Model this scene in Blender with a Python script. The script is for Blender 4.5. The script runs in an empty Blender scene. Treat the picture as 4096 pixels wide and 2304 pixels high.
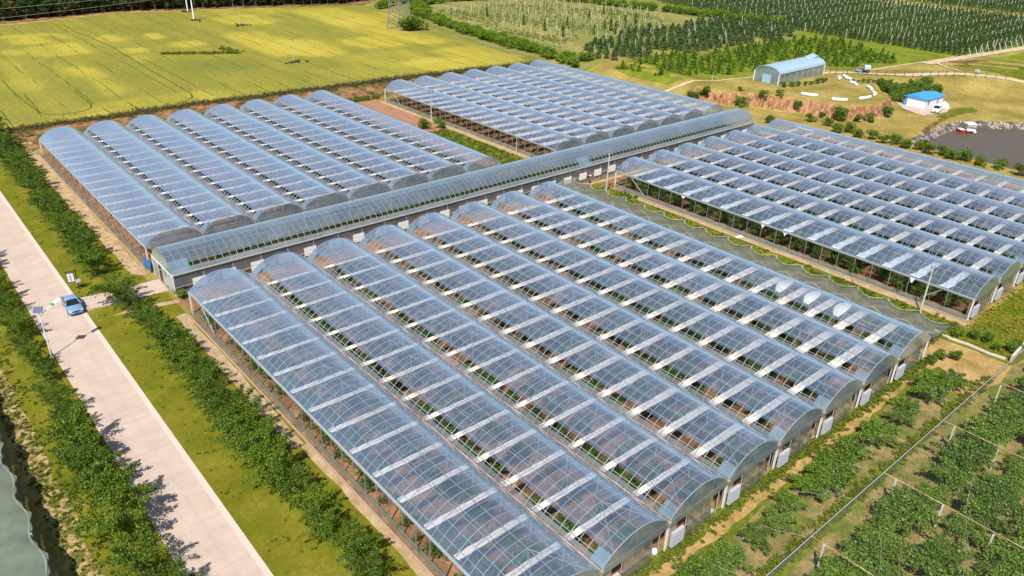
import bpy, bmesh, math, random
import numpy as np
from mathutils import Vector, Matrix

# ---------------------------------------------------------------- camera, sky, sun, exposure
S = bpy.context.scene
COL = S.collection
cam_d = bpy.data.cameras.new('camera')
cam = bpy.data.objects.new('camera', cam_d); COL.objects.link(cam)
YAW, PIT, ROL = math.radians(41.211), math.radians(27.376), math.radians(1.831)
fw = Vector((math.cos(PIT)*math.sin(YAW), math.cos(PIT)*math.cos(YAW), -math.sin(PIT)))
r0 = Vector((math.cos(YAW), -math.sin(YAW), 0)); u0 = r0.cross(fw)
rr = math.cos(ROL)*r0 + math.sin(ROL)*u0; uu = -math.sin(ROL)*r0 + math.cos(ROL)*u0
M4 = Matrix((rr, uu, -fw)).transposed().to_4x4(); M4.translation = Vector((-24.884, -89.325, 48.419))
cam.matrix_world = M4
cam_d.sensor_width = 36; cam_d.lens = 36*3059.3/4096
cam_d.clip_start = 0.5; cam_d.clip_end = 5000
S.camera = cam

SUN_EL = math.radians(53.5)
SUN_DIR = Vector((-0.82, -0.57, 0)).normalized()
W = bpy.data.worlds.new('World'); S.world = W; W.use_nodes = True
nt = W.node_tree; nt.nodes.clear()
sky = nt.nodes.new('ShaderNodeTexSky'); sky.sky_type = 'NISHITA'; sky.sun_disc = False
sky.sun_elevation = SUN_EL; sky.sun_rotation = math.atan2(SUN_DIR.x, SUN_DIR.y)
sky.air_density = 1.15; sky.dust_density = 0.8; sky.ozone_density = 1.9
bg = nt.nodes.new('ShaderNodeBackground'); bg.inputs[1].default_value = 0.085
ow = nt.nodes.new('ShaderNodeOutputWorld')
nt.links.new(sky.outputs[0], bg.inputs[0]); nt.links.new(bg.outputs[0], ow.inputs[0])
sd = bpy.data.lights.new('sun', 'SUN'); sd.energy = 4.9; sd.angle = math.radians(0.5); sd.color = (1.0, 0.95, 0.86)
sun = bpy.data.objects.new('sun', sd); COL.objects.link(sun)
toward = Vector((SUN_DIR.x*math.cos(SUN_EL), SUN_DIR.y*math.cos(SUN_EL), math.sin(SUN_EL)))
sun.rotation_euler = toward.to_track_quat('Z', 'Y').to_euler(); sun.location = toward*300
S.view_settings.view_transform = 'Standard'; S.view_settings.look = 'None'
S.view_settings.exposure = 0.42; S.view_settings.gamma = 1; S.view_settings.use_curve_mapping = False
S.cycles.max_bounces = 8; S.cycles.diffuse_bounces = 3; S.cycles.glossy_bounces = 3
S.cycles.transmission_bounces = 4; S.cycles.transparent_max_bounces = 28
S.cycles.use_denoising = True
S.cycles.caustics_reflective = False; S.cycles.caustics_refractive = False

RND = random.Random(7); NR = np.random.default_rng(7)

# ---------------------------------------------------------------- materials
def mat(name, build):
    m = bpy.data.materials.new(name); m.use_nodes = True
    t = m.node_tree; t.nodes.clear()
    o = t.nodes.new('ShaderNodeOutputMaterial')
    t.links.new(build(t), o.inputs[0]); return m
def N(t, kind, **k):
    n = t.nodes.new(kind)
    for a, v in k.items():
        if a.startswith('i_'): n.inputs[a[2:].replace('_', ' ')].default_value = v
        else: setattr(n, a, v)
    return n
def pos(t): return N(t, 'ShaderNodeNewGeometry').outputs['Position']
def scaled(t, sx, sy, sz, src=None, rot=0):
    mp = N(t, 'ShaderNodeMapping'); mp.inputs['Scale'].default_value = (sx, sy, sz); mp.inputs['Rotation'].default_value = (0, 0, rot)
    t.links.new(src if src is not None else pos(t), mp.inputs[0]); return mp.outputs[0]
def noise(t, scale, detail=5, rough=.6, vec=None, dist=0.0):
    n = N(t, 'ShaderNodeTexNoise'); n.inputs['Scale'].default_value = scale; n.inputs['Detail'].default_value = detail
    n.inputs['Roughness'].default_value = rough; n.inputs['Distortion'].default_value = dist
    t.links.new(vec if vec is not None else pos(t), n.inputs['Vector']); return n.outputs[0]
def ramp(t, fac, stops):
    r = N(t, 'ShaderNodeValToRGB'); e = r.color_ramp.elements
    while len(e) < len(stops): e.new(.5)
    for q, (p, c) in zip(e, stops):
        q.position = p; q.color = (c, c, c, 1) if isinstance(c, (int, float)) else (*c, 1)
    t.links.new(fac, r.inputs[0]); return r.outputs[0]
def mixc(t, fac, a, b, mode='MIX'):
    m = N(t, 'ShaderNodeMix', data_type='RGBA', blend_type=mode)
    for s, v in ((m.inputs[0], fac), (m.inputs[6], a), (m.inputs[7], b)):
        if isinstance(v, bpy.types.NodeSocket): t.links.new(v, s)
        elif isinstance(v, (int, float)): s.default_value = v
        else: s.default_value = (*v, 1)
    return m.outputs[2]
def mathn(t, op, a, b=0.0, c=0.0):
    m = N(t, 'ShaderNodeMath', operation=op)
    for s, v in zip(m.inputs, (a, b, c)):
        if isinstance(v, bpy.types.NodeSocket): t.links.new(v, s)
        else: s.default_value = v
    return m.outputs[0]
def bump(t, h, strength=.4, dist=.05):
    b = N(t, 'ShaderNodeBump'); b.inputs['Strength'].default_value = strength; b.inputs['Distance'].default_value = dist
    t.links.new(h, b.inputs['Height']); return b.outputs[0]
def pbsdf(t, col, rough=.8, metal=0, spec=.3, normal=None, alpha=None):
    p = N(t, 'ShaderNodeBsdfPrincipled'); p.inputs['Roughness'].default_value = rough
    p.inputs['Metallic'].default_value = metal; p.inputs['Specular IOR Level'].default_value = spec
    if isinstance(col, bpy.types.NodeSocket): t.links.new(col, p.inputs[0])
    else: p.inputs[0].default_value = (*col, 1)
    if normal is not None: t.links.new(normal, p.inputs['Normal'])
    if alpha is not None: p.inputs['Alpha'].default_value = alpha
    return p.outputs[0]
def plain(name, col, rough=.6, metal=0, spec=.4, var=.12, vs=3.0):
    def b(t):
        n = noise(t, vs, 4)
        d = tuple(c*(1-var*1.6) for c in col); l = tuple(min(1, c*(1+var)) for c in col)
        return pbsdf(t, mixc(t, n, d, l), rough, metal, spec)
    return mat(name, b)
def ground(name, stops, scale=.35, fine=2.5, finestr=.35, bs=.5, stretch=(1, 1), second=None, rough=.95):
    # stops: colour ramp over a mottled noise, fine: small clumps darkening, second: (colour, scale, lo, hi) patches
    def b(t):
        v = scaled(t, stretch[0], stretch[1], 1)
        a = noise(t, scale, 8, .62, v)
        c = ramp(t, a, stops)
        if second:
            for (col2, sc2, lo, hi) in second:
                k = ramp(t, noise(t, sc2, 6, .65, v), [(lo, 0), (hi, 1)])
                c = mixc(t, k, c, col2)
        f = noise(t, fine, 6, .78)
        f2 = ramp(t, f, [(.3, 1-finestr), (.7, 1+finestr*.35)])
        c = mixc(t, 1.0, c, f2, 'MULTIPLY')
        return pbsdf(t, c, rough, 0, .1, bump(t, f, bs, .12))
    return mat(name, b)

M = {}
M['grass'] = ground('dry_grass', [(.3, (.10, .115, .018)), (.48, (.20, .17, .032)), (.68, (.30, .235, .055))], .09, 1.6, .45,
                    second=[((.07, .11, .014), .16, .56, .68), ((.34, .26, .08), .5, .62, .75)])
M['lawn'] = ground('lawn_grass', [(.3, (.095, .112, .008)), (.5, (.158, .155, .011)), (.7, (.225, .190, .024))], .22, 2.2, .35,
                   second=[((.075, .13, .008), .5, .58, .70), ((.25, .20, .045), .12, .60, .72)])
M['rank'] = ground('rank_grass', [(.3, (.05, .09, .008)), (.5, (.13, .16, .012)), (.7, (.22, .21, .025))], .4, 1.8, .5,
                   second=[((.30, .22, .06), .35, .6, .7)])
M['orchard_floor'] = ground('orchard_floor', [(.3, (.07, .12, .012)), (.5, (.14, .18, .02)), (.7, (.28, .23, .06))], .12, 1.2, .4)
M['bright_green'] = ground('bright_meadow', [(.3, (.10, .15, .012)), (.5, (.17, .205, .018)), (.7, (.26, .25, .03))], .18, 1.5, .35)
M['stubble'] = ground('orchard_stubble', [(.3, (.14, .165, .035)), (.5, (.21, .21, .055)), (.7, (.31, .26, .095))], .09, 1.0, .3, stretch=(1, .35),
                      second=[((.12, .15, .03), .2, .55, .66)])
M['soil'] = ground('red_soil', [(.3, (.16, .08, .04)), (.5, (.27, .14, .07)), (.7, (.40, .24, .125))], .5, 3.0, .5,
                   second=[((.13, .10, .035), .7, .60, .72)])
M['soil_furrow'] = ground('ploughed_soil', [(.3, (.27, .13, .08)), (.5, (.36, .18, .11)), (.7, (.46, .26, .17))], .8, 3.0, .3, stretch=(4, .15))
M['sand'] = ground('sandy_soil', [(.3, (.32, .21, .11)), (.5, (.44, .30, .17)), (.7, (.54, .39, .24))], .7, 3.0, .3)
M['field_soil'] = ground('dry_clods', [(.34, (.30, .20, .08)), (.5, (.45, .31, .15)), (.7, (.55, .40, .22))], .9, 3.5, .4,
                         second=[((.14, .13, .025), 1.0, .46, .54), ((.06, .10, .012), 1.7, .56, .63)])
M['tan'] = ground('tan_ground', [(.3, (.22, .15, .045)), (.5, (.40, .26, .10)), (.7, (.50, .33, .15))], .35, 2.2, .35,
                  second=[((.20, .17, .03), .8, .58, .68)])
M['bank'] = ground('eroded_bank', [(.3, (.05, .055, .012)), (.44, (.13, .09, .03)), (.55, (.30, .155, .075)), (.7, (.42, .23, .12))], .4, 2.2, .5)
M['dirt_road'] = ground('dirt_track', [(.3, (.42, .32, .19)), (.5, (.52, .41, .26)), (.7, (.60, .49, .33))], .5, 2.0, .2)
M['netsoil'] = ground('orchard_soil', [(.3, (.09, .11, .02)), (.45, (.20, .17, .055)), (.6, (.33, .23, .105)), (.75, (.15, .17, .025))], .35, 2.2, .45,
                      second=[((.11, .15, .015), .3, .50, .62)])
def concrete(t):
    a = noise(t, .35, 6, .6); c = ramp(t, a, [(.3, (.445, .342, .282)), (.7, (.525, .412, .345))])
    f = noise(t, 6, 5, .7); c = mixc(t, 1.0, c, ramp(t, f, [(.3, .93), (.7, 1.03)]), 'MULTIPLY')
    # transverse joints every six metres, slightly tilted broom marks
    sx = N(t, 'ShaderNodeSeparateXYZ'); t.links.new(pos(t), sx.inputs[0])
    c = mixc(t, ramp(t, noise(t, .9, 6, .75), [(.58, 0), (.72, .30)]), c, (.36, .28, .22))
    sxx = mathn(t, 'ABSOLUTE', mathn(t, 'SUBTRACT', mathn(t, 'ABSOLUTE', mathn(t, 'ADD', sx.outputs[0], 13.3)), .85))
    tm = mathn(t, 'MULTIPLY', ramp(t, sxx, [(.0, .30), (.35, 0)]), noise(t, .3, 4, .7, scaled(t, 1, .12, 1)))
    c = mixc(t, tm, c, (.33, .26, .21))
    j = mathn(t, 'FRACT', mathn(t, 'MULTIPLY', sx.outputs[1], 1/6.0))
    jm = mathn(t, 'LESS_THAN', j, .006)
    c = mixc(t, mathn(t, 'MULTIPLY', jm, .55), c, (.25, .2, .17))
    s = noise(t, .8, 3, .5, scaled(t, .15, 2.2, 1)); c = mixc(t, 1.0, c, ramp(t, s, [(.3, .95), (.7, 1.03)]), 'MULTIPLY')
    k = ramp(t, noise(t, .13, 5, .7), [(.56, 0), (.72, .35)]); c = mixc(t, k, c, (.62, .53, .47))
    return pbsdf(t, c, .9, 0, .2, bump(t, f, .15, .01))
M['concrete'] = mat('concrete_paving', concrete)
M['footing'] = plain('footing_block', (.36, .30, .24), .9, 0, .2, .2)
M['steel_dark'] = plain('side_post', (.24, .24, .235), .5, .1, .3, .15)
M['pylon'] = plain('pylon_steel', (.27, .25, .235), .6, .1, .3, .15)
M['kerb'] = plain('kerb_concrete', (.56, .46, .39), .9, 0, .2, .08)
def fieldm(t):
    at = N(t, 'ShaderNodeAttribute', attribute_name='ripe')
    v = scaled(t, 1, .28, 1, None, math.radians(-6))
    n = noise(t, .11, 8, .68, v)
    st = noise(t, 1.0, 4, .6, scaled(t, .9, .03, 1, None, math.radians(-6)))
    k = mathn(t, 'ADD', mathn(t, 'MULTIPLY', at.outputs['Fac'], .50), mathn(t, 'MULTIPLY', n, .50))
    k = mathn(t, 'ADD', k, mathn(t, 'MULTIPLY', st, .14))
    c = ramp(t, k, [(.30, (.185, .190, .036)), (.46, (.235, .225, .040)), (.58, (.31, .275, .045)), (.70, (.42, .345, .052)), (.90, (.46, .375, .068))])
    # drill lines and tractor wheelings running with the rows
    sx = N(t, 'ShaderNodeSeparateXYZ'); t.links.new(pos(t), sx.inputs[0])
    wob = noise(t, .05, 2, .5)
    xx = mathn(t, 'ADD', sx.outputs[0], mathn(t, 'MULTIPLY', wob, 2.5))
    fr = mathn(t, 'FRACT', mathn(t, 'MULTIPLY', xx, 1/6.3))
    ln = mathn(t, 'LESS_THAN', fr, .05)
    br = ramp(t, noise(t, .12, 3, .6), [(.40, 0), (.55, .85)])
    c = mixc(t, mathn(t, 'MULTIPLY', ln, br), c, (.07, .10, .01))
    f = noise(t, 1.6, 6, .8); c = mixc(t, 1.0, c, ramp(t, f, [(.35, .62), (.62, 1.10)]), 'MULTIPLY')
    pk = ramp(t, noise(t, .7, 3, .5), [(.70, 0), (.76, .6)]); c = mixc(t, pk, c, (.07, .12, .015))
    return pbsdf(t, c, .95, 0, .05, bump(t, f, .5, .2))
M['field'] = mat('ripening_crop', fieldm)
M['track_green'] = ground('track_green', [(.3, (.06, .09, .012)), (.5, (.10, .135, .016)), (.7, (.17, .18, .025))], .6, 2.0, .5)
def cliffm(t):
    v = scaled(t, 1, 1, .35)
    n = noise(t, 1.1, 8, .65, v, .6)
    c = ramp(t, n, [(.3, (.16, .06, .03)), (.5, (.37, .165, .09)), (.7, (.50, .27, .16))])
    g = ramp(t, noise(t, .55, 5, .6), [(.60, 0), (.70, 1)])
    c = mixc(t, g, c, (.06, .08, .015))
    return pbsdf(t, c, .95, 0, .05, bump(t, n, .8, .4))
M['cliff'] = mat('red_earth_cliff', cliffm)
def terr(t):
    # grass that turns to bare red earth where the ground is steep
    a = noise(t, .09, 8, .62)
    c = ramp(t, a, [(.3, (.17, .15, .036)), (.46, (.28, .22, .058)), (.64, (.41, .31, .10))])
    c = mixc(t, ramp(t, noise(t, .16, 6, .6), [(.60, 0), (.74, .8)]), c, (.11, .13, .020))
    c = mixc(t, ramp(t, noise(t, .4, 6, .65), [(.64, 0), (.76, 1)]), c, (.36, .26, .10))
    nz = N(t, 'ShaderNodeSeparateXYZ'); t.links.new(N(t, 'ShaderNodeNewGeometry').outputs['Normal'], nz.inputs[0])
    st = mathn(t, 'ADD', nz.outputs[2], mathn(t, 'MULTIPLY', noise(t, .8, 4, .6), .22))
    k = ramp(t, st, [(.80, 1), (.93, 0)])
    cn = noise(t, 1.1, 8, .65, scaled(t, 1, 1, .4), .6)
    cc = ramp(t, cn, [(.36, (.13, .07, .03)), (.5, (.36, .18, .095)), (.66, (.48, .28, .165))])
    c = mixc(t, k, c, cc)
    f = noise(t, 1.6, 4, .7); c = mixc(t, 1.0, c, ramp(t, f, [(.3, .62), (.7, 1.12)]), 'MULTIPLY')
    return pbsdf(t, c, .95, 0, .05, bump(t, f, .5, .15))
M['terrain'] = mat('open_ground', terr)
def waterm(t):
    n = noise(t, 1.2, 4, .6, scaled(t, 1, .5, 1))
    return pbsdf(t, (.095, .068, .042), .30, 0, .12, bump(t, n, .25, .03))
M['water'] = mat('pond_water', waterm)
def rubble(t):
    vo = N(t, 'ShaderNodeTexVoronoi'); vo.inputs['Scale'].default_value = 2.6; t.links.new(pos(t), vo.inputs['Vector'])
    c = ramp(t, vo.outputs['Distance'], [(.15, (.62, .50, .40)), (.45, (.42, .33, .27)), (.62, (.10, .09, .08))])
    c = mixc(t, ramp(t, noise(t, .5, 5), [(.46, 0), (.54, 1)]), c, (.09, .085, .08))
    return pbsdf(t, c, .9, 0, .1, bump(t, vo.outputs['Distance'], 1, -.3))
M['rubble'] = mat('stone_pitching', rubble)

# polythene film: clear sheet with a milky bloom, glossier and more opaque the flatter you look across it
def filmm(milk, tint, edge, cr=.16, bs=.3):
    def b(t):
        tr = N(t, 'ShaderNodeBsdfTransparent'); tr.inputs[0].default_value = (.93, .95, .97, 1)
        df = N(t, 'ShaderNodeBsdfDiffuse'); df.inputs[0].default_value = (*tint, 1)
        tl = N(t, 'ShaderNodeBsdfTranslucent'); tl.inputs[0].default_value = (*tint, 1)
        m0 = N(t, 'ShaderNodeMixShader'); m0.inputs[0].default_value = .35
        t.links.new(df.outputs[0], m0.inputs[1]); t.links.new(tl.outputs[0], m0.inputs[2])
        gl = N(t, 'ShaderNodeBsdfGlossy'); gl.inputs['Roughness'].default_value = cr; gl.inputs[0].default_value = (.86, .95, 1, 1)
        n = noise(t, .9, 4, .6, scaled(t, 1, .25, 1))
        bp = bump(t, n, bs, .06); t.links.new(bp, gl.inputs['Normal'])
        lw = N(t, 'ShaderNodeLayerWeight'); lw.inputs[0].default_value = .5
        dust = ramp(t, noise(t, .22, 6, .7, scaled(t, 1, .4, 1)), [(.35, .75), (.7, 1.5)])
        fac = mathn(t, 'ADD', mathn(t, 'MULTIPLY', dust, milk), mathn(t, 'MULTIPLY', mathn(t, 'POWER', lw.outputs['Facing'], 3.0), edge))
        m1 = N(t, 'ShaderNodeMixShader'); t.links.new(fac, m1.inputs[0])
        t.links.new(tr.outputs[0], m1.inputs[1]); t.links.new(m0.outputs[0], m1.inputs[2])
        gf = mathn(t, 'ADD', .16, mathn(t, 'MULTIPLY', mathn(t, 'POWER', lw.outputs['Facing'], 2.6), .85))
        m2 = N(t, 'ShaderNodeMixShader'); t.links.new(gf, m2.inputs[0])
        t.links.new(m1.outputs[0], m2.inputs[1]); t.links.new(gl.outputs[0], m2.inputs[2])
        return m2.outputs[0]
    return b
M['film'] = mat('greenhouse_film', filmm(.135, (.48, .62, .86), 1.0, .16, .10))
M['film_old'] = mat('weathered_film', filmm(.42, (.38, .54, .68), .5))
M['film_side'] = mat('side_film', filmm(.26, (.36, .39, .42), .2))
M['wall_film'] = mat('wall_film', filmm(.68, (.15, .18, .25), .3))
M['film_corridor'] = mat('corridor_film', filmm(.24, (.44, .56, .66), .8, .18, .12))
M['film_cyan'] = mat('cyan_film', filmm(.80, (.36, .60, .70), .3))
M['flap'] = mat('flap_film', filmm(.36, (.42, .42, .41), .2))
M['film_gable'] = mat('gable_sheet', filmm(.42, (.36, .44, .52), .3, .2))
M['curtain'] = mat('curtain_film', filmm(.50, (.42, .43, .43), .3, .3))
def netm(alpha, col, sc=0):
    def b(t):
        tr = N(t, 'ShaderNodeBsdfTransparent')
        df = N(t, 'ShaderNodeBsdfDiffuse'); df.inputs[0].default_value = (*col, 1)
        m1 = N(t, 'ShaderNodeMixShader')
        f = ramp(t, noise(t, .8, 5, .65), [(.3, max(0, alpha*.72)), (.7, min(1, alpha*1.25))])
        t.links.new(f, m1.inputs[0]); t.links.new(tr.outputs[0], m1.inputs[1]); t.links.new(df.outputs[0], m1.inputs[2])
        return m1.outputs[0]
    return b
M['net_thin'] = mat('bird_net', netm(.014, (.5, .5, .5)))
M['net_fold'] = mat('bird_net_fold', netm(.24, (.5, .5, .49)))
M['net_dense'] = mat('shade_net', netm(.62, (.17, .165, .15)))
M['net_green'] = mat('hail_net', netm(.97, (.15, .18, .14)))
M['net_skirt'] = mat('insect_net', netm(.62, (.20, .29, .26)))
M['vent_black_sheet'] = mat('vent_black_sheet', netm(1.36, (.012, .013, .014)))
M['strip_white'] = plain('strip_white', (.80, .80, .80), .6, 0, .3, .1, 6)
M['strip'] = plain('strip_fabric', (.84, .73, .63), .8, 0, .2, .06)
M['white_film'] = plain('white_plastic', (.80, .80, .80), .45, 0, .4, .05)
M['steel'] = plain('galvanised_steel', (.40, .46, .49), .5, .15, .4, .08)
M['steel_white'] = plain('painted_post', (.70, .66, .60), .5, 0, .4, .06)
M['gutter'] = plain('gutter_steel', (.40, .43, .43), .5, .2, .4, .12)
def rustm(t):
    n = noise(t, 1.1, 5, .7, scaled(t, 3, .6, 1))
    return pbsdf(t, ramp(t, n, [(.38, (.48, .42, .38)), (.52, (.40, .20, .12)), (.7, (.30, .10, .05))]), .8, 0, .2)
M['rust'] = mat('rusty_flashing', rustm)
M['brown'] = plain('brown_beam', (.12, .07, .06), .7)
M['beige'] = plain('beige_board', (.52, .37, .26), .8, 0, .2, .1, 1.5)
M['grey_panel'] = plain('grey_louvre', (.40, .42, .46), .55, 0, .4, .05)
M['white_paint'] = plain('white_paint', (.78, .78, .77), .45, 0, .4, .03)
M['blue_sheet'] = plain('blue_tarpaulin', (.02, .16, .42), .5)
M['bark'] = plain('bark', (.16, .12, .08), .9, 0, .1, .3, 8)
M['bark_white'] = plain('pale_bark', (.17, .155, .125), .9, 0, .1, .2, 8)
M['concrete_post'] = plain('concrete_post', (.50, .48, .42), .9, 0, .2, .1)
M['dark'] = plain('dark_metal', (.03, .028, .025), .5)
M['wire'] = plain('cable', (.16, .16, .16), .6)
M['wire_pale'] = plain('bright_cable', (.45, .45, .42), .6)
M['glass'] = plain('car_glass', (.012, .014, .02), .08, 0, .8, .02)
M['rubber'] = plain('tyre_rubber', (.02, .02, .02), .8)
M['rim'] = plain('alloy_rim', (.45, .46, .48), .35, .7)
M['car_blue'] = plain('metallic_blue_paint', (.24, .38, .58), .28, .3, .7, .03)
M['car_white'] = plain('white_car_paint', (.80, .80, .80), .22, 0, .7, .02)
M['plate'] = plain('blue_plate', (.02, .10, .45), .4)
M['lens'] = plain('headlight_lens', (.65, .68, .72), .1, .2, .8, .02)
M['red'] = plain('red_cloth', (.50, .02, .035), .8)
M['red_paint'] = plain('red_paint', (.48, .04, .03), .35)
M['black_cloth'] = plain('black_cloth', (.015, .015, .02), .9)
M['skin'] = plain('skin', (.45, .27, .18), .6)
M['straw'] = plain('pale_straw', (.72, .68, .60), .8)
M['solar'] = plain('solar_cell', (.02, .035, .13), .25, 0, .6, .1)
M['green_box'] = plain('green_plastic', (.02, .42, .20), .45)
M['roof_blue'] = plain('blue_roof_sheet', (.05, .30, .62), .45, 0, .4, .05)
M['wall_white'] = plain('white_wall_panel', (.66, .70, .80), .6, 0, .3, .03)
M['door_blue'] = plain('pale_blue_door', (.28, .36, .62), .6)
M['grey_cover'] = plain('grey_canopy', (.45, .50, .58), .6)
M['sheet_grey'] = plain('hoop_sheet', (.30, .43, .54), .35, 0, .5, .05, .5)
M['yellow'] = plain('orange_cap', (.62, .34, .05), .6)
M['char'] = plain('sign_lettering', (.10, .12, .12), .7)
M['sign_face'] = plain('sign_face', (.72, .76, .74), .5)
def leafm(name, dark, light, tr=.35):
    def b(t):
        oi = N(t, 'ShaderNodeObjectInfo')
        tc = N(t, 'ShaderNodeNewGeometry').outputs['Position']
        n = noise(t, .9, 3, .6, tc)
        k = mathn(t, 'ADD', mathn(t, 'MULTIPLY', n, .8), mathn(t, 'MULTIPLY', oi.outputs['Random'], .34))
        ra = N(t, 'ShaderNodeNewGeometry')
        k = mathn(t, 'ADD', k, mathn(t, 'MULTIPLY', ra.outputs['Random Per Island'], .35))
        c = ramp(t, k, [(.3, dark), (.95, light)])
        d = N(t, 'ShaderNodeBsdfDiffuse'); t.links.new(c, d.inputs[0])
        l = N(t, 'ShaderNodeBsdfTranslucent'); t.links.new(mixc(t, .5, c, tuple(min(1, x*1.6) for x in light)), l.inputs[0])
        g = N(t, 'ShaderNodeBsdfGlossy'); g.inputs['Roughness'].default_value = .5; g.inputs[0].default_value = (.6, .65, .6, 1)
        m1 = N(t, 'ShaderNodeMixShader'); m1.inputs[0].default_value = tr
        t.links.new(d.outputs[0], m1.inputs[1]); t.links.new(l.outputs[0], m1.inputs[2])
        m2 = N(t, 'ShaderNodeMixShader'); m2.inputs[0].default_value = .04
        t.links.new(m1.outputs[0], m2.inputs[1]); t.links.new(g.outputs[0], m2.inputs[2])
        return m2.outputs[0]
    return mat(name, b)
M['leaf_road'] = leafm('cherry_leaf', (.022, .060, .004), (.118, .185, .009), .24)
M['leaf_dark'] = leafm('orchard_leaf', (.035, .085, .010), (.15, .235, .02), .28)
M['leaf_gh'] = leafm('greenhouse_leaf', (.035, .085, .015), (.09, .17, .025))
M['leaf_bright'] = leafm('bright_leaf', (.07, .15, .006), (.19, .29, .012))
M['leaf_far'] = leafm('far_orchard_leaf', (.05, .10, .028), (.11, .17, .045))
M['leaf_forest'] = leafm('poplar_leaf', (.025, .06, .012), (.08, .125, .022))
M['leaf_brown'] = leafm('dry_leaf', (.14, .10, .04), (.26, .19, .08))
M['leaf_weed'] = leafm('weed_leaf', (.05, .09, .008), (.17, .20, .015))
M['leaf_reed'] = leafm('bank_grass', (.035, .055, .014), (.13, .12, .035))
M['leaf_yellow'] = leafm('yellow_weed', (.14, .15, .01), (.30, .26, .02))

# ---------------------------------------------------------------- terrain height

PLAT=[(165,400,30),(162,200,30),(158,100,24),(151,60,14),(150,40,8),(146,31,2),(148,28.3,1.4),(154,23.8,1.4),(156.4,17,1.5),(159.8,9.3,1.7),(161.2,4.5,1.8),(162.2,.2,1.6),(167,-2.4,1.4),(174,-3.6,1.4),(181.5,-2.2,1.3),(184,1,2),(190,6,7),(205,8,10),(215,4,14),(232,-6,28),(262,-30,44),(400,-100,60)]
POND=[(156.5,-17.2),(165,-17.0),(180,-16.5),(186.5,-17.8),(200,-28),(230,-60),(230,-112),(165,-100),(155.5,-60),(155,-40)]
def segd(px,py,ax,ay,bx,by):
    dx,dy=bx-ax,by-ay; L=dx*dx+dy*dy
    t=np.clip(((px-ax)*dx+(py-ay)*dy)/L,0,1)
    ex,ey=px-(ax+t*dx),py-(ay+t*dy)
    return np.hypot(ex,ey),t,dx*(py-ay)-dy*(px-ax)
def smooth(t):
    t=np.clip(t,0,1); return t*t*(3-2*t)
def inpoly(x,y,P):
    c=np.zeros(np.shape(x),bool); n=len(P)
    for i in range(n):
        (x0,y0),(x1,y1)=P[i][:2],P[(i+1)%n][:2]
        if y0==y1: continue
        k=((y0>y)!=(y1>y))&(x<(x1-x0)*(y-y0)/(y1-y0)+x0); c=c^k
    return c
def sdpoly(x,y,P):
    d=np.full(np.shape(x),1e9)
    for i in range(len(P)):
        a,b=P[i],P[(i+1)%len(P)]
        d=np.minimum(d,segd(x,y,a[0],a[1],b[0],b[1])[0])
    return np.where(inpoly(x,y,P),d,-d)
def HT(x,y):
    x=np.asarray(x,float);y=np.asarray(y,float)
    best=np.full(np.broadcast(x,y).shape,1e9);val=np.zeros_like(best)
    region=[(p[0],p[1]) for p in PLAT]+[(900,-100),(900,900),(165,900)]
    ins=inpoly(x,y,region)
    for a,b in zip(PLAT[:-1],PLAT[1:]):
        d,t,s=segd(x,y,a[0],a[1],b[0],b[1])
        w=a[2]+(b[2]-a[2])*t
        sd=np.where(ins,d,-d)
        e=smooth(sd/w+.5)
        k=d<best; best=np.where(k,d,best); val=np.where(k,e,val)
    n=smooth((y-85.5)/8)
    h=np.maximum(1.5*n,3.5*val)
    p=sdpoly(x,y,POND)
    return h-3.0*smooth((p+.5)/6.5)
def hz(x, y): return float(HT(np.array([x]), np.array([y]))[0])

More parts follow.
